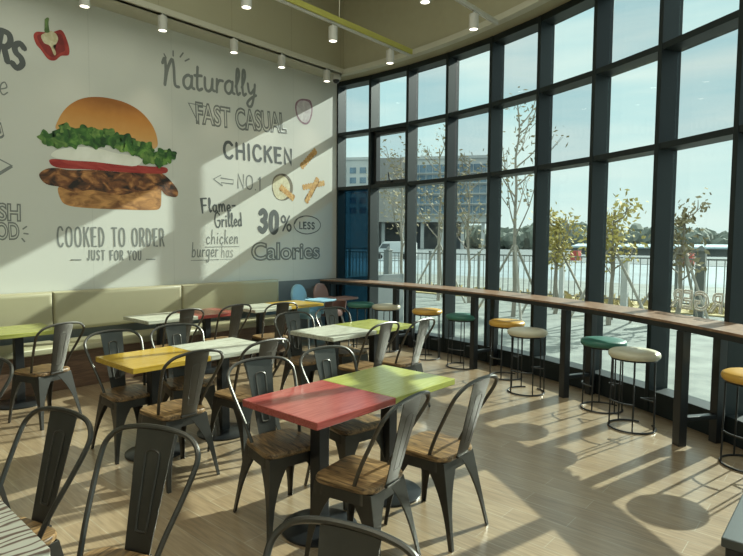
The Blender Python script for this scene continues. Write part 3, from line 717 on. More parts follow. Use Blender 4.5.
# ------------------------------------------------------------------ metal chairs
def make_chair():
    root = thing('metal_chair', (0, 0, 0), 0, None, 'chair', 'metal cafe chairs with wooden seats')
    out = rrect(.375, .36, .075, 6, .12)
    m = MB(); m.loft([[(x * k, y * k + .005, z) for x, y in out] for k, z in ((.97, .443), (1.0, .449), (1.0, .464), (.975, .472), (.93, .474))])
    m.build('seat', M['seatwood'], root, smooth=True)
    o2 = rrect(.35, .335, .07, 6, .10)
    m = MB(); m.loft([[(x * k, y * k + .005, z) for x, y in o2] for k, z in ((1.03, .385), (1.02, .40), (.99, .443))]); m.build('seat_frame', M['gun'], root, smooth=True)
    for sx in (-1, 1):
        for front in (True, False):
            m = MB(); secs = []; th = .006
            for k in range(9):
                t = k / 8; z = .442 * (1 - t)
                if front: cx = sx * (.168 + .032 * t); cy = .172 + .045 * t
                else: cx = sx * (.155 + .045 * t); cy = -.160 - .088 * t
                wd = .024 + .11 * (1 - t) ** 3.0 + .014 * (1 - t)
                fx = -sx; fy = -1 if front else 1
                secs.append([(cx, cy, z), (cx + fx * wd, cy, z), (cx + fx * wd, cy + fy * th, z), (cx + fx * th, cy + fy * th, z), (cx + fx * th, cy + fy * wd, z), (cx, cy + fy * wd, z)])
            m.loft(secs); m.build('leg', M['gun'], root, bevel=.002)
    side = [(.150, -.045, .40), (.156, -.062, .46), (.178, -.115, .577), (.205, -.185, .70), (.221, -.242, .80), (.211, -.268, .848), (.165, -.287, .886), (.085, -.295, .903)]
    path = side + [(0, -.297, .907)] + [(-x, y, z) for x, y, z in side[::-1]]
    m = MB(); m.tube(smooth_path(path, 5), .0105, 8); m.build('back_frame', M['gun'], root, smooth=True)
    # flat back plate with a pressed inverted-U rib
    m = MB(); rows = []
    for k in range(9):
        t = k / 8; z = .452 + (.901 - .452) * t; y = -.175 - .120 * t; hw = .056 + .033 * t
        rows.append([(-hw, y, z), (-hw * .5, y - .004, z), (hw * .5, y - .004, z), (hw, y, z), (hw, y - .004, z), (hw * .5, y - .008, z), (-hw * .5, y - .008, z), (-hw, y - .004, z)])
    m.loft(rows)
    def py(z): return -.175 - .120 * (z - .452) / .449
    rib = [(-.024, .55), (-.029, .68), (-.032, .79), (-.026, .815), (0, .822), (.026, .815), (.032, .79), (.029, .68), (.024, .55), (.018, .535), (-.018, .535)]
    m.tube(smooth_path([(x, py(z) - .004, z) for x, z in rib], 3, True), .0055, 6, True)
    m.build('backrest', M['gun'], root, smooth=True)
    m = MB(); m.box((0, -.172, .458), (.12, .04, .012)); m.build('bracket', M['gun'], root, bevel=.002)
    return root
chair0 = make_chair(); CH0 = [True]
def chair(x, y, deg, label):
    if CH0[0]:
        CH0[0] = False; chair0.location = (x, y, 0); chair0.rotation_euler = (0, 0, rad(deg)); chair0['label'] = label; return chair0
    return dup(chair0, (x, y, 0), rad(deg), label)
CHAIRS = [
 (2.063, 2.503, 169, 'metal chair behind the near red table, its grey back plate facing us'),
 (2.61, 2.47, 171, 'metal chair behind the near lime table, only its back showing'),
 (2.045, 1.855, 8, 'metal chair in front of the near red table, seat lit by the sun'),
 (2.619, 1.80, 1, 'metal chair in front of the near lime table, nearest the open sunlit floor'),
 (.722, .868, 106, 'metal chair with only its arched back showing at the bottom edge'),
 (.775, 1.92, 112, 'metal chair near the zebra table, its whole dark back in view at the bottom edge'),
 (.605, 2.455, 104, 'metal chair beside the zebra table corner, its seat partly behind the tabletop'),
 (.734, 3.895, 105, 'metal chair cut by the frame edge, just a curve of its back showing'),
 (1.966, 3.55, 2, 'metal chair in front of the yellow table, dark back towards us'),
 (1.962, 4.224, 179, 'metal chair behind the yellow table, its pale back plate facing us'),
 (2.44, 4.18, 168, 'metal chair behind the white table that joins the yellow one'),
 (2.56, 3.55, 2, 'metal chair in front of the white table that joins the yellow one'),
 (3.72, 4.12, 169, 'metal chair behind the white table nearer the window counter'),
 (4.30, 4.14, 169, 'metal chair behind the lime table nearer the window counter'),
 (3.86, 3.50, 1, 'metal chair in front of the white table nearer the window counter'),
 (4.30, 3.40, 3, 'metal chair in front of the lime table, closest to the window stools'),
 (1.783, 5.505, 16, 'metal chair in front of the lime table by the wall bench'),
 (3.137, 5.67, 2, 'metal chair in front of the white wall bench table under the burger picture'),
 (3.772, 5.67, 3, 'metal chair in front of the coral red wall bench table'),
 (4.332, 5.465, -8, 'metal chair before the white bench table beside the small yellow one, seat in sunlight'),
]
for c_ in CHAIRS: chair(*c_)

# ------------------------------------------------------------------ high chairs
def high_chair(x, y, deg, mat, label):
    root = thing('high_chair', (x, y, 0), rad(deg), label, 'high chair', 'toddler high chairs by the wall')
    pr = []
    for k in range(13):
        a = pi * k / 12; pr.append((cos(a) * .165, .77 + sin(a) * .19))
    pr = [(.15, .52)] + pr + [(-.15, .52)]
    m = MB(); m.loft([[(x_ * s, y_ - .17 - (z - .5) * .16, z) for x_, z in pr] for s, y_ in ((.96, -.03), (1, -.02), (1, .0), (.94, .012))]); m.build('backrest', M[mat], root, smooth=True)
    m = MB(); m.loft([[(a * k, b_ * k, z) for a, b_ in rrect(.32, .32, .07)] for k, z in ((.9, .44), (1, .47), (1, .53), (.96, .55))]); m.build('seat', M[mat], root, smooth=True)
    for s in (-1, 1):
        m = MB(); m.loft([[(s * .16 + q, y_, z) for y_, z in ((-.17, .5), (.17, .5), (.2, .70), (.1, .725), (-.19, .74))] for q in (-.012, .012)]); m.build('armrest', M[mat], root, bevel=.004)
    m = MB(); m.loft([[(a * k, b_ * k + .27, z) for a, b_ in rrect(.46, .34, .08)] for k, z in ((.95, .725), (1, .733), (1, .752), (.985, .757), (.92, .752))]); m.build('tray', M[mat], root, smooth=True)
    for sx in (-1, 1):
        for sy in (-1, 1):
            m = MB(); m.tube([(sx * .12, sy * .12, .46), (sx * .21, sy * .22, 0)], [.016, .012], 8); m.build('leg', M['steel'], root, smooth=True)
    m = MB(); m.box((0, .17, .2), (.34, .07, .018)); m.build('footrest', M[mat], root, bevel=.004)
high_chair(5.93, 6.53, 182, 'hc_blue', 'pale blue toddler high chair with tray against the grey wall')
high_chair(6.36, 6.47, 182, 'hc_pink', 'dusty pink toddler high chair with tray near the dark blue glass')

# ------------------------------------------------------------------ window counter
ctr = thing('window_counter', tuple(pol(8.58, -14)), 0, 'long curved wooden bar counter running along the glass front', 'counter')
org = pol(8.58, -14)
AE0, AE1 = -52.0, 6.5
def arc_solid(r0, r1, z0, z1, a0, a1, n):
    m = MB(); I = arc(r0, a0, a1, n); O = arc(r1, a0, a1, n)
    for k in range(n):
        q = [I[k], I[k + 1], O[k + 1], O[k]]
        lo = [m.bm.verts.new(Vector((p.x, p.y, z0)) - org) for p in q]; hi = [m.bm.verts.new(Vector((p.x, p.y, z1)) - org) for p in q]
        m.bm.faces.new(lo[::-1]); m.bm.faces.new(hi); m.bm.faces.new((lo[0], lo[1], hi[1], hi[0])); m.bm.faces.new((lo[2], lo[3], hi[3], hi[2]))
        if k == 0: m.bm.faces.new((lo[3], lo[0], hi[0], hi[3]))
        if k == n - 1: m.bm.faces.new((lo[1], lo[2], hi[2], hi[1]))
    bmesh.ops.remove_doubles(m.bm, verts=m.bm.verts, dist=1e-5)
    return m
arc_solid(8.375, 8.815, .985, 1.005, AE0, AE1, 60).build('top', M['counterwood'], ctr)
arc_solid(8.38, 8.81, .94, .985, AE0, AE1, 60).build('apron', M['black'], ctr)
for dg in (5.4, -4.6, -15.15, -25.55, -35.65, -46.0):
    for r_ in (8.40, 8.76):
        m = MB(); p = pol(r_, dg) - org; m.box((p.x, p.y, .47), (.075, .075, .94), rad(dg)); m.build('leg', M['black'], ctr, bevel=.003)
    m = MB(); p = pol(8.59, dg) - org; m.box((p.x, p.y, .22), (.29, .06, .035), rad(dg)); m.build('foot_bar', M['black'], ctr, bevel=.003)

# ------------------------------------------------------------------ stools
def make_stool(mat):
    root = thing('bar_stool', (0, 0, 0), 0, None, 'stool', 'round padded bar stools at the window counter')
    m = MB(); m.lathe([(.165, .632), (.2, .636), (.212, .648), (.215, .668), (.209, .686), (.19, .697), (.12, .701), (0, .702)], seg=40); m.build('seat', M[mat], root, smooth=True)
    m = MB(); m.lathe([(.19, .62), (.19, .634), (0, .634)], seg=30); m.build('seat_plate', M['black'], root)
    m = MB(); m.tube([(.195 * cos(rad(a)), .195 * sin(rad(a)), .009) for a in range(20, 342, 10)], .008, 6); m.build('base_ring', M['black'], root, smooth=True)
    for a in (35, 75, 140, 220, 285, 325):
        m = MB(); x, y = .19 * cos(rad(a)), .19 * sin(rad(a)); m.tube([(x, y, .01), (x * .95, y * .95, .625)], .007, 6); m.build('leg', M['black'], root, smooth=True)
    m = MB(); m.tube([(.19 * cos(rad(a)), .19 * sin(rad(a)), .25) for a in range(140, 221, 10)], .007, 6); m.build('footrest', M['black'], root, smooth=True)
    m = MB(); m.tube([(.183 * cos(rad(285)), .183 * sin(rad(285)), .27), (.05, -.04, .27)], .007, 6); m.tube([(.183 * cos(rad(325)), .183 * sin(rad(325)), .27), (.05, -.04, .27)], .007, 6); m.build('brace', M['black'], root, smooth=True)
    return root
PROTO = {}
STOOLS = [('cream', 5.225, 1.475, 'ivory bar stool in front of a teal one, between the last two counter legs'),
 ('green', 5.634, 1.88, 'teal bar stool behind the nearest ivory one'),
 ('amber', 4.90, .545, 'amber bar stool cut by the frame edge, by the near end of the counter'),
 ('cream', 5.70, 2.72, 'ivory bar stool beside an amber one, before the third counter leg'),
 ('amber', 6.18, 3.22, 'amber bar stool just behind the middle ivory one'),
 ('green', 6.30, 3.93, 'teal bar stool half hidden by a counter leg at the middle of the counter'),
 ('amber', 6.44, 4.60, 'amber bar stool at the far stretch of the counter, alone in its gap'),
 ('cream', 6.47, 5.38, 'ivory bar stool next to the far teal one'),
 ('green', 6.40, 5.84, 'teal bar stool farthest along the counter, before the blue glass')]
for i, (c_, x, y, lb) in enumerate(STOOLS):
    rz = math.atan2(y - CY, x - CX) + rad((10, -20, 5, 30, -10, 15, 0, 20, -15)[i])
    if c_ not in PROTO:
        PROTO[c_] = make_stool('st_' + c_); o = PROTO[c_]; o.location = (x, y, 0); o.rotation_euler = (0, 0, rz); o['label'] = lb
    else: dup(PROTO[c_], (x, y, 0), rz, lb)

# ------------------------------------------------------------------ cabinet in the near corner
cab = thing('waste_cabinet', (2.27, -.041, 0), 0, 'black cabinet with a steel top at the near edge of the sunlit floor', 'cabinet')
m = MB(); m.box((0, 0, .36), (.66, .62, .72)); m.build('body', M['black'], cab, bevel=.006)
m = MB(); m.box((0, 0, .735), (.68, .64, .03)); m.build('worktop', M['darksteel'], cab, bevel=.004)
m = MB(); m.box((-.333, -.0, .38), (.012, .56, .56)); m.build('door', M['black'], cab, bevel=.003)

# ------------------------------------------------------------------ track lights
def track(x0, x1, y, z, mat, w_, h_, label, rods):
    root = thing('light_track', ((x0 + x1) / 2, y, z), 0, label, 'light track', 'hanging light tracks'); l = x1 - x0
    m = MB(); m.box((0, 0, 0), (l, w_, h_)); m.build('beam', M[mat], root, bevel=.003)
    m = MB(); m.box((0, 0, -h_ / 2 - .012), (l, .034, .024)); m.build('rail', M['lampbody'], root)
    for r_ in rods:
        m = MB(); m.tube([(r_ - (x0 + x1) / 2, 0, h_ / 2), (r_ - (x0 + x1) / 2, 0, CEIL_HI - z)], .006, 6); m.build('hanging_rod', M['strip'], root)
track(-2.5, 6.44, 4.95, 4.34, 'yelbeam', .07, .07, 'yellow green light track hanging across the room', (5.0, 2.2, -.6))
track(-2.5, 6.25, 3.48, 4.34, 'strip', .035, .03, 'thin grey light track nearest the window front', (4.6, 1.8, -1.0))
def make_lamp():
    root = thing('spot_lamp', (0, 0, 0), 0, None, 'spot lamp', 'white cylinder spot lamps under the tracks')
    m = MB(); m.lathe([(.0, .17), (.05, .17), (.055, .165), (.055, .0), (.047, .0), (.047, .012), (0, .012)], seg=24); bd = m.build('body', M['lampbody'], root, smooth=True)
    m = MB(); m.tube([(0, 0, .17), (0, 0, .225)], .012, 8); m.build('stem', M['lampbody'], root)
    m = MB(); m.lathe([(.046, .004), (.046, .010), (0, .010)], seg=24); m.build('lens', M['lens'], bd)
    return root
lamp0 = make_lamp(); first = [True]
LAMPS = [(2.67, 6.535, 4.175, 'white spot lamp on the wall strip above the burger picture'),
 (3.58, 6.535, 4.175, 'white spot lamp on the wall strip above the start of the word Naturally'),
 (4.61, 6.535, 4.175, 'white spot lamp on the wall strip above the end of the word Naturally'),
 (5.44, 6.535, 4.175, 'white spot lamp on the wall strip above the word Casual'),
 (6.36, 6.535, 4.175, 'white spot lamp on the wall strip beside the ceiling camera'),
 (4.93, 4.95, 4.055, 'white spot lamp hanging halfway along the yellow green track'),
 (6.02, 4.95, 4.055, 'white spot lamp at the end of the yellow green track'),
 (3.66, 4.95, 4.055, 'white spot lamp on the yellow green track at the top edge of the photo'),
 (5.75, 3.48, 4.075, 'white spot lamp at the end of the thin grey track'),
 (4.80, 3.48, 4.075, 'white spot lamp on the thin grey track at the top edge of the photo')]
for x, y, z, lb in LAMPS:
    x -= .04; z += .02
    if first[0]:
        o = lamp0; o.location = (x, y, z); o['label'] = lb; first[0] = False
    else: o = dup(lamp0, (x, y, z), 0, lb)
    ld = bpy.data.lights.new('spot', 'SPOT'); ld.energy = 7; ld.spot_size = rad(75); ld.spot_blend = .7; ld.color = (1, .88, .66); ld.shadow_soft_size = .04
    lo = bpy.data.objects.new('bulb', ld); COL.objects.link(lo); lo.parent = o; lo.location = (0, 0, -.01)
cc = thing('ceiling_camera', (6.66, 6.66, 4.40), 0, 'small dark dome camera under the corner of the ceiling', 'camera')
m = MB(); m.lathe([(0, 0), (.075, 0), (.075, -.07), (.06, -.085), (0, -.085)], seg=24); m.build('housing', M['lampbody'], cc, smooth=True)
m = MB(); m.lathe([(.055, -.085), (.05, -.115), (.03, -.135), (0, -.142)], seg=24); m.build('dome', M['black'], cc, smooth=True)

# ------------------------------------------------------------------ the printed mural: lettering
YI = WALL_Y - .0015
def lettering(name, label, mat, spec):
    m = MB(); spec(m)
    for v in m.bm.verts: v.co.y += YI
    o = m.build(name, M[mat]); return tag(o, label, 'lettering', 'printed mural lettering')
def st(text, a, b_, cap, wd, **k):
    return lambda m: stroke_text(m, text, a, b_, cap, wd, **k)
def multi(*fs):
    def go(m):
        for f in fs: f(m)
    return go
def dash(*segs, wd=.012):
    def go(m):
        for s_ in segs:
            m.lay = getattr(m, 'lay', 0) + 1; ribbon(m, s_, wd, -.00008 * m.lay)
    return go
lettering('mural_lettering', 'grey brush script word Naturally with rays over its first letter', 'ink2', multi(st('Waturally', *[(3.745, 3.657), (5.247, 3.807)], .36, .04, slant=.1, gap=.03), dash([(3.806, 4.023), (3.779, 4.067)], [(3.906, 4.073), (3.907, 4.138)], [(4.007, 4.085), (4.051, 4.149)], [(4.079, 4.051), (4.139, 4.092)], wd=.02)))
lettering('mural_lettering', 'bold dark printed word CHICKEN', 'ink', st('CHICKEN', *[(4.677, 2.840), (5.951, 2.888)], .225, .045, gap=.24))
lettering('mural_lettering', 'thin grey NO.1 beside an outlined arrow', 'ink2', st('NO.1', *[(4.904, 2.423), (5.332, 2.419)], .205, .02, gap=.2))
lettering('mural_lettering', 'dark handwritten Flame- above Grilled', 'ink', st('Flame-', *[(4.311, 2.037), (4.875, 2.092)], .19, .026, bounce=.04, vary=.06))
lettering('mural_lettering', 'dark handwritten word Grilled', 'ink', st('Grilled', *[(4.517, 1.840), (4.979, 1.868)], .2, .023, bounce=.03, vary=.05))
lettering('mural_lettering', 'thin underlined handwritten word chicken', 'ink2', multi(st('chicken', *[(4.369, 1.598), (4.906, 1.607)], .2, .015, slant=.1), dash([(4.352, 1.555), (4.923, 1.563)], wd=.008)))
lettering('mural_lettering', 'thin underlined handwritten burger', 'ink2', multi(st('burger', *[(4.140, 1.417), (4.562, 1.419)], .2, .016, slant=.1), dash([(4.131, 1.369), (4.578, 1.375)], wd=.008)))
lettering('mural_lettering', 'small faint handwritten word has', 'ink3', multi(st('has', *[(4.612, 1.404), (4.817, 1.408)], .2, .013, slant=.1), dash([(4.595, 1.375), (4.834, 1.378)], wd=.007)))
lettering('mural_lettering', 'heavy dark number 30 percent', 'ink', multi(st('30', *[(5.291, 1.800), (5.651, 1.784)], .315, .085, gap=.28), st('%', *[(5.722, 1.817), (5.939, 1.814)], .235, .032)))
lettering('mural_lettering', 'word LESS inside a hand drawn dark ellipse', 'ink', multi(st('LESS', *[(6.110, 1.858), (6.444, 1.858)], .105, .025, gap=.22), lambda m: ribbon(m, [(p.x, p.y) for p in smooth_path([(x, z, 0) for x, z in [(6.003, 1.929), (6.100, 2.038), (6.297, 2.070), (6.502, 2.028), (6.583, 1.929), (6.502, 1.826), (6.275, 1.771), (6.078, 1.809), (5.992, 1.896), (6.035, 2.003), (6.187, 2.057)]], 5)], .016)))
lettering('mural_lettering', 'grey capitals COOKED TO ORDER under the burger picture', 'ink2', st('COOKED TO ORDER', *[(2.434, 1.561), (3.738, 1.569)], .225, .021, gap=.3))
lettering('mural_lettering', 'grey capitals JUST FOR YOU between two dashes', 'ink2', multi(st('JUST FOR YOU', *[(2.756, 1.401), (3.420, 1.389)], .115, .016, gap=.34), dash([(2.576, 1.406), (2.687, 1.404)], [(3.487, 1.397), (3.610, 1.395)], wd=.012)))
lettering('mural_lettering', 'thick dark letters RS cut by the frame edge beside the pepper', 'ink', multi(st('R', *[(1.877, 3.553), (1.995, 3.531)], .30, .06), st('S', *[(2.022, 3.495), (2.136, 3.480)], .27, .06)))
lettering('mural_lettering', 'grey script letter e cut by the frame edge', 'ink2', st('e', *[(1.902, 3.171), (1.985, 3.182)], .26, .014, slant=.2))
def outline(text, label, a, b_, cap, wd, emb, mat):
    me = font_mesh(text, 1.0, M[mat], 'mural_lettering', outline=.034, embolden=emb)
    a, b_ = Vector(a), Vector(b_); d = b_ - a; fit_mesh(me, 0, d.length, 0, cap)
    for v in me.vertices: v.co.y *= .05
    o = bpy.data.objects.new('mural_lettering', me); COL.objects.link(o)
    o.location = (a.x, YI, a.y); o.rotation_euler = (0, -math.atan2(d.y, d.x), 0)
    return tag(o, label, 'lettering', 'printed mural lettering')
outline('FAST', 'outlined slanting word FAST', *[(4.233, 3.242), (4.800, 3.263)], .31, .01, .02, 'ink2')
outline('CASUAL', 'outlined word CASUAL after FAST', *[(4.886, 3.262), (5.848, 3.349)], .33, .01, .02, 'ink2')
outline('Calories', 'outlined word Calories low on the mural', *[(5.139, 1.343), (6.573, 1.350)], .29, .01, .02, 'ink2')
outline('SH', 'outlined letters SH at the frame edge', *[(1.844, 1.833), (2.071, 1.830)], .20, .01, .02, 'ink2')
outline('OD', 'outlined letters OD under the letters SH', *[(1.829, 1.625), (2.056, 1.633)], .20, .01, .02, 'ink2')
outline('G', 'outlined letter G at the frame edge', *[(1.843, 2.697), (1.944, 2.717)], .3, .01, .02, 'ink2')
lettering('mural_drawing', 'outlined arrow pointing left beside NO.1', 'ink2', dash([(4.500, 2.518), (4.624, 2.586), (4.616, 2.543), (4.836, 2.534), (4.827, 2.475), (4.623, 2.479), (4.648, 2.432), (4.500, 2.518)], wd=.011))
lettering('mural_drawing', 'outlined wedge tail in front of the word FAST', 'ink2', dash([(4.392, 3.508), (4.123, 3.505), (4.280, 3.243)], wd=.014))
lettering('mural_drawing', 'outlined arrow tip at the frame edge below the letter G', 'ink2', dash([(1.864, 2.501), (1.997, 2.436), (1.859, 2.332)], [(1.859, 2.310), (2.001, 2.420)], wd=.016))
lettering('mural_drawing', 'three short ray strokes beside the letters OD', 'ink2', dash([(2.088, 1.754), (2.123, 1.782)], [(2.096, 1.705), (2.136, 1.700)], [(2.075, 1.649), (2.099, 1.616)], wd=.016))

# ------------------------------------------------------------------ the printed mural: pictures
def pic_mat(name, c1, c2, scale, lo=.35, hi=.65, rough=.55, c3=None, stretch=(1, 1, 1)):
    m, n, b = new_mat(name); b.inputs['Roughness'].default_value = rough
    tc = n.nodes.new('ShaderNodeTexCoord'); mp = n.nodes.new('ShaderNodeMapping'); mp.inputs['Scale'].default_value = stretch
    no = n.nodes.new('ShaderNodeTexNoise'); no.inputs['Scale'].default_value = scale; no.inputs['Detail'].default_value = 5; no.inputs['Distortion'].default_value = .8
    cr = n.nodes.new('ShaderNodeValToRGB'); cr.color_ramp.elements[0].position = lo; cr.color_ramp.elements[0].color = tuple(c1) + (1,)
    cr.color_ramp.elements[1].position = hi; cr.color_ramp.elements[1].color = tuple(c2) + (1,)
    if c3: e = cr.color_ramp.elements.new((lo + hi) / 2); e.color = tuple(c3) + (1,)
    n.links.new(tc.outputs['Object'], mp.inputs['Vector']); n.links.new(mp.outputs[0], no.inputs['Vector']); n.links.new(no.outputs['Fac'], cr.inputs[0]); n.links.new(cr.outputs[0], b.inputs['Base Color'])
    return m
def grad_mat(name, stops, noise=.25, scale=9.0):
    """printed picture of a bun: the print runs through these inks from its bottom to its top"""
    m, n, b = new_mat(name); b.inputs['Roughness'].default_value = .5
    tc = n.nodes.new('ShaderNodeTexCoord'); sp = n.nodes.new('ShaderNodeSeparateXYZ'); no = n.nodes.new('ShaderNodeTexNoise'); no.inputs['Scale'].default_value = scale; no.inputs['Detail'].default_value = 5
    ma = n.nodes.new('ShaderNodeMath'); ma.operation = 'MULTIPLY_ADD'; ma.inputs[1].default_value = noise
    cr = n.nodes.new('ShaderNodeValToRGB'); e = cr.color_ramp.elements
    for i, (p, c) in enumerate(stops):
        if i < 2: e[i].position = p; e[i].color = tuple(c) + (1,)
        else: q = e.new(p); q.color = tuple(c) + (1,)
    n.links.new(tc.outputs['Generated'], sp.inputs[0]); n.links.new(tc.outputs['Object'], no.inputs['Vector'])
    n.links.new(no.outputs['Fac'], ma.inputs[0]); n.links.new(sp.outputs['Z'], ma.inputs[2]); n.links.new(ma.outputs[0], cr.inputs[0]); n.links.new(cr.outputs[0], b.inputs['Base Color'])
    return m
M['p_bun'] = grad_mat('bun_print', [(.1, (.66, .42, .20)), (.4, (.62, .32, .09)), (.75, (.52, .22, .045)), (1.05, (.34, .12, .022))], .2)
M['p_bun2'] = pic_mat('lower_bun_print', (.16, .06, .018), (.60, .30, .10), 6, .3, .65, stretch=(1, 1, 2.2))
M['p_lettuce'] = pic_mat('lettuce_print', (.012, .05, .012), (.16, .32, .06), 7, .38, .68, c3=(.05, .15, .025))
M['p_lettuce2'] = pic_mat('lettuce_light_print', (.03, .11, .02), (.24, .38, .09), 9, .4, .7)
M['p_white'] = pic_mat('sauce_print', (.72, .73, .64), (.86, .87, .8), 3)
M['p_tomato'] = pic_mat('tomato_print', (.30, .02, .018), (.46, .06, .045), 4, stretch=(1, 1, 5))
M['p_chicken'] = pic_mat('grilled_chicken_print', (.018, .010, .007), (.58, .27, .09), 6.5, .34, .70, c3=(.19, .07, .024), stretch=(1, 1, 1.6))
M['p_pepper'] = pic_mat('pepper_print', (.24, .015, .015), (.42, .045, .03), 6)
M['p_pepper_in'] = pic_mat('pepper_inside_print', (.15, .01, .01), (.26, .02, .018), 7)
M['p_seed'] = pic_mat('pepper_seed_print', (.50, .44, .26), (.66, .62, .44), 14)
M['p_stem'] = pic_mat('pepper_stem_print', (.05, .11, .025), (.2, .3, .1), 10)
M['p_fry'] = pic_mat('fry_print', (.42, .20, .05), (.66, .42, .14), 22)
M['p_dip'] = pic_mat('dip_print', (.52, .47, .30), (.66, .63, .46), 18)
M['p_bowl'] = pic_mat('dark_bowl_print', (.10, .085, .06), (.2, .17, .12), 8)
M['p_onion'] = pic_mat('onion_print', (.46, .40, .42), (.62, .60, .59), 8)
M['p_onion_rim'] = pic_mat('onion_rim_print', (.20, .10, .14), (.34, .22, .25), 9)
PX0 = 0.0
def flat(name, mat, pts, layer, root=None, smooth_n=4, org=None):
    P = [(p.x, p.y) for p in smooth_path([(x, z, 0) for x, z in pts], smooth_n, True)] if smooth_n else pts
    o = org or (0, 0); m = MB(); y = -.0012 - .0005 * layer
    m.poly([Vector((x - o[0], y, z - o[1])) for x, z in P], (0, .00045, 0))
    bmesh.ops.triangulate(m.bm, faces=[f for f in m.bm.faces if len(f.verts) > 4])
    return m.build(name, M[mat], root)
def picture(name, label, center):
    root = thing(name, (center[0], WALL_Y, center[1]), 0, label, 'wall picture', 'printed mural pictures'); return root, center
root, c = picture('burger_picture', 'big printed chicken burger with lettuce and tomato on the mural', [(3.031, 2.711)][0])
flat('bottom_bun', 'p_bun2', [(2.468, 2.254), (2.697, 2.273), (3.046, 2.301), (3.425, 2.357), (3.696, 2.380), (3.707, 2.238), (3.690, 2.067), (3.553, 2.034), (3.226, 2.024), (2.862, 2.018), (2.581, 2.033), (2.485, 2.096)], 1, root, 4, c)
flat('chicken_patty', 'p_chicken', [(2.263, 2.360), (2.337, 2.434), (2.452, 2.457), (2.591, 2.449), (2.873, 2.478), (3.173, 2.484), (3.494, 2.516), (3.698, 2.523), (3.809, 2.469), (3.908, 2.371), (3.951, 2.295), (3.920, 2.226), (3.777, 2.243), (3.694, 2.315), (3.584, 2.294), (3.397, 2.254), (3.167, 2.200), (2.973, 2.223), (2.809, 2.235), (2.639, 2.199), (2.478, 2.244), (2.332, 2.266)], 2, root, 4, c)
flat('tomato_slice', 'p_tomato', [(2.370, 2.532), (2.433, 2.557), (2.648, 2.559), (2.933, 2.579), (3.237, 2.589), (3.563, 2.593), (3.783, 2.603), (3.782, 2.531), (3.561, 2.503), (3.173, 2.484), (2.815, 2.478), (2.537, 2.460), (2.410, 2.475)], 3, root, 3, c)
flat('sauce_layer', 'p_white', [(2.393, 2.608), (2.489, 2.676), (2.708, 2.728), (2.937, 2.735), (3.116, 2.709), (3.341, 2.700), (3.457, 2.664), (3.377, 2.579), (3.175, 2.570), (2.875, 2.573), (2.594, 2.564), (2.433, 2.568)], 4, root, 3, c)
flat('top_bun', 'p_bun', [(2.463, 2.887), (2.476, 3.001), (2.565, 3.152), (2.698, 3.268), (2.857, 3.334), (3.045, 3.359), (3.265, 3.342), (3.455, 3.266), (3.599, 3.126), (3.664, 2.970), (3.648, 2.840), (3.433, 2.787), (3.058, 2.835), (2.712, 2.891)], 4, root, 4, c)
rl = random.Random(5)
def leaf_ring(cx, cz, r0, jag, n):
    ph = rl.uniform(0, 6.28); out = []
    for k in range(n):
        a = 2 * pi * k / n; rr = r0 * (1 + jag * sin(a * 5 + ph) + rl.uniform(-.12, .12)); out.append((cx + rr * 1.2 * cos(a), cz + rr * sin(a)))
    return out
LE = [(2.356, 2.781), (2.428, 2.769), (2.493, 2.835), (2.559, 2.913), (2.589, 2.838), (2.667, 2.884), (2.710, 2.833), (2.779, 2.912), (2.823, 2.837), (2.905, 2.908), (2.962, 2.833), (3.011, 2.888), (3.060, 2.931), (3.094, 2.840), (3.157, 2.897), (3.204, 2.806), (3.268, 2.889), (3.317, 2.796), (3.383, 2.842), (3.446, 2.763), (3.513, 2.822), (3.565, 2.740), (3.632, 2.710), (3.687, 2.677), (3.744, 2.762), (3.799, 2.729), (3.843, 2.774), (3.538, 2.698), (2.880, 2.798), (2.621, 2.785), (2.491, 2.767)]
for i, (x, z) in enumerate(LE):
    o = flat('lettuce_leaf', 'p_lettuce2' if i % 3 == 0 else 'p_lettuce', leaf_ring(x, z, rl.uniform(.06, .085), .2, 20), 5 + i * .25, root, 2, c)
root, c = picture('pepper_picture', 'printed red half pepper with green stem near the top of the mural', [(2.426, 3.877)][0])
flat('skin', 'p_pepper', [(2.249, 3.872), (2.275, 3.922), (2.346, 3.942), (2.417, 3.951), (2.480, 3.991), (2.533, 4.017), (2.574, 3.973), (2.614, 3.850), (2.607, 3.758), (2.526, 3.727), (2.461, 3.661), (2.389, 3.659), (2.320, 3.740), (2.272, 3.792)], 1, root, 4, c)
flat('inside', 'p_pepper_in', [(2.284, 3.871), (2.335, 3.918), (2.521, 3.970), (2.552, 3.911), (2.570, 3.805), (2.516, 3.758), (2.452, 3.697), (2.390, 3.704), (2.331, 3.776)], 2, root, 4, c)
flat('core', 'p_seed', [(2.324, 3.893), (2.366, 3.937), (2.428, 3.976), (2.479, 3.958), (2.499, 3.908), (2.477, 3.847), (2.445, 3.816), (2.474, 3.747), (2.452, 3.719), (2.413, 3.808), (2.353, 3.825)], 3, root, 4, c)
flat('stem', 'p_stem', [(2.361, 3.947), (2.368, 4.035), (2.365, 4.083), (2.396, 4.114), (2.411, 4.102), (2.399, 4.033), (2.412, 3.961)], 4, root, 4, c)
root, c = picture('onion_picture', 'printed onion slice under the lamp nearest the window', [(6.186, 3.769)][0])
flat('rim', 'p_onion_rim', [(6.016, 3.833), (6.100, 3.937), (6.252, 3.974), (6.362, 3.955), (6.396, 3.791), (6.318, 3.598), (6.186, 3.561), (6.058, 3.651)], 1, root, 4, c)
flat('inside', 'p_onion', [(6.047, 3.823), (6.122, 3.917), (6.252, 3.942), (6.340, 3.910), (6.362, 3.785), (6.296, 3.619), (6.186, 3.593), (6.079, 3.670)], 2, root, 4, c)
root, c = picture('dip_picture', 'printed bowl of dip with a crinkle fry in it', [(5.785, 2.508)][0])
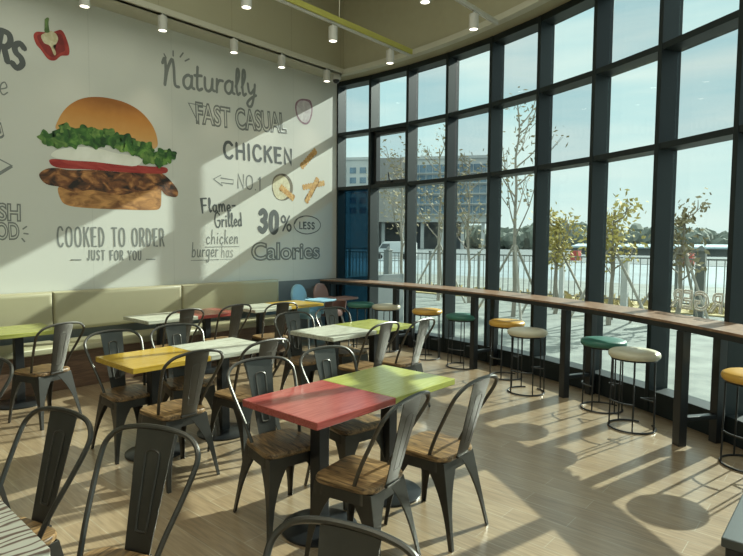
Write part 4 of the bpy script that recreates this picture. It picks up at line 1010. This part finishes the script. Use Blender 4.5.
flat('bowl', 'p_bowl', [(5.545, 2.504), (5.585, 2.647), (5.725, 2.715), (5.868, 2.689), (5.961, 2.570), (5.951, 2.409), (5.825, 2.305), (5.663, 2.303), (5.574, 2.383)], 1, root, 4, c)
flat('dip', 'p_dip', [(5.554, 2.490), (5.594, 2.617), (5.724, 2.684), (5.847, 2.640), (5.909, 2.518), (5.867, 2.387), (5.764, 2.309), (5.623, 2.332)], 2, root, 4, c)
def crinkle(a, b_, wd, layer, root, c, name='fry'):
    a, b_ = Vector(a), Vector(b_); d = (b_ - a); u = d.normalized(); v = Vector((-u.y, u.x)); n = 9; L_, R_ = [], []
    for k in range(n * 2 + 1):
        t = k / (2 * n); q = .12 * wd * (1 if k % 2 else -1); p = a + d * t
        L_.append(p + v * (wd / 2 + q)); R_.append(p - v * (wd / 2 + q))
    flat(name, 'p_fry', [(p.x, p.y) for p in L_ + R_[::-1]], layer, root, 0, c)
crinkle(*[(5.704, 2.509), (5.993, 2.332)], .095, 3, root, c)
root, c = picture('fry_picture', 'single printed crinkle fry above the dip bowl', [(6.296, 3.008)][0])
crinkle(*[(6.143, 2.853), (6.476, 3.178)], .09, 1, root, c)
root, c = picture('fries_picture', 'two crossed printed crinkle fries beside the dip bowl', [(6.409, 2.508)][0])
crinkle(*[(6.176, 2.531), (6.675, 2.647)], .085, 1, root, c)
crinkle(*[(6.253, 2.291), (6.523, 2.718)], .085, 2, root, c)

# ------------------------------------------------------------------ decals on the glass (they read right from outside)
def glass_decal(bay, u0, u1, z0, z1, body, label):
    a, b_ = pol(RG - .035, TH[bay] - .18), pol(RG - .035, TH[bay + 1] + .18)
    p, q = a.lerp(b_, u0), a.lerp(b_, u1); d = q - p
    me = font_mesh(body, 1.0, M['decal'], 'window_decal', outline=.035, embolden=.0)
    fit_mesh(me, 0, d.length, 0, z1 - z0)
    for v in me.vertices: v.co.x = d.length - v.co.x; v.co.y *= .08
    me.flip_normals()
    o = bpy.data.objects.new('window_decal', me); COL.objects.link(o); o.location = (p.x, p.y, z0); o.rotation_euler = (0, 0, math.atan2(d.y, d.x))
    tag(o, label, 'decal', 'outlined lettering on the glass')
glass_decal(7, .04, .98, 1.03, 1.22, 'URGER', 'white outlined BURGER lettering on the glass, seen mirrored above the counter')
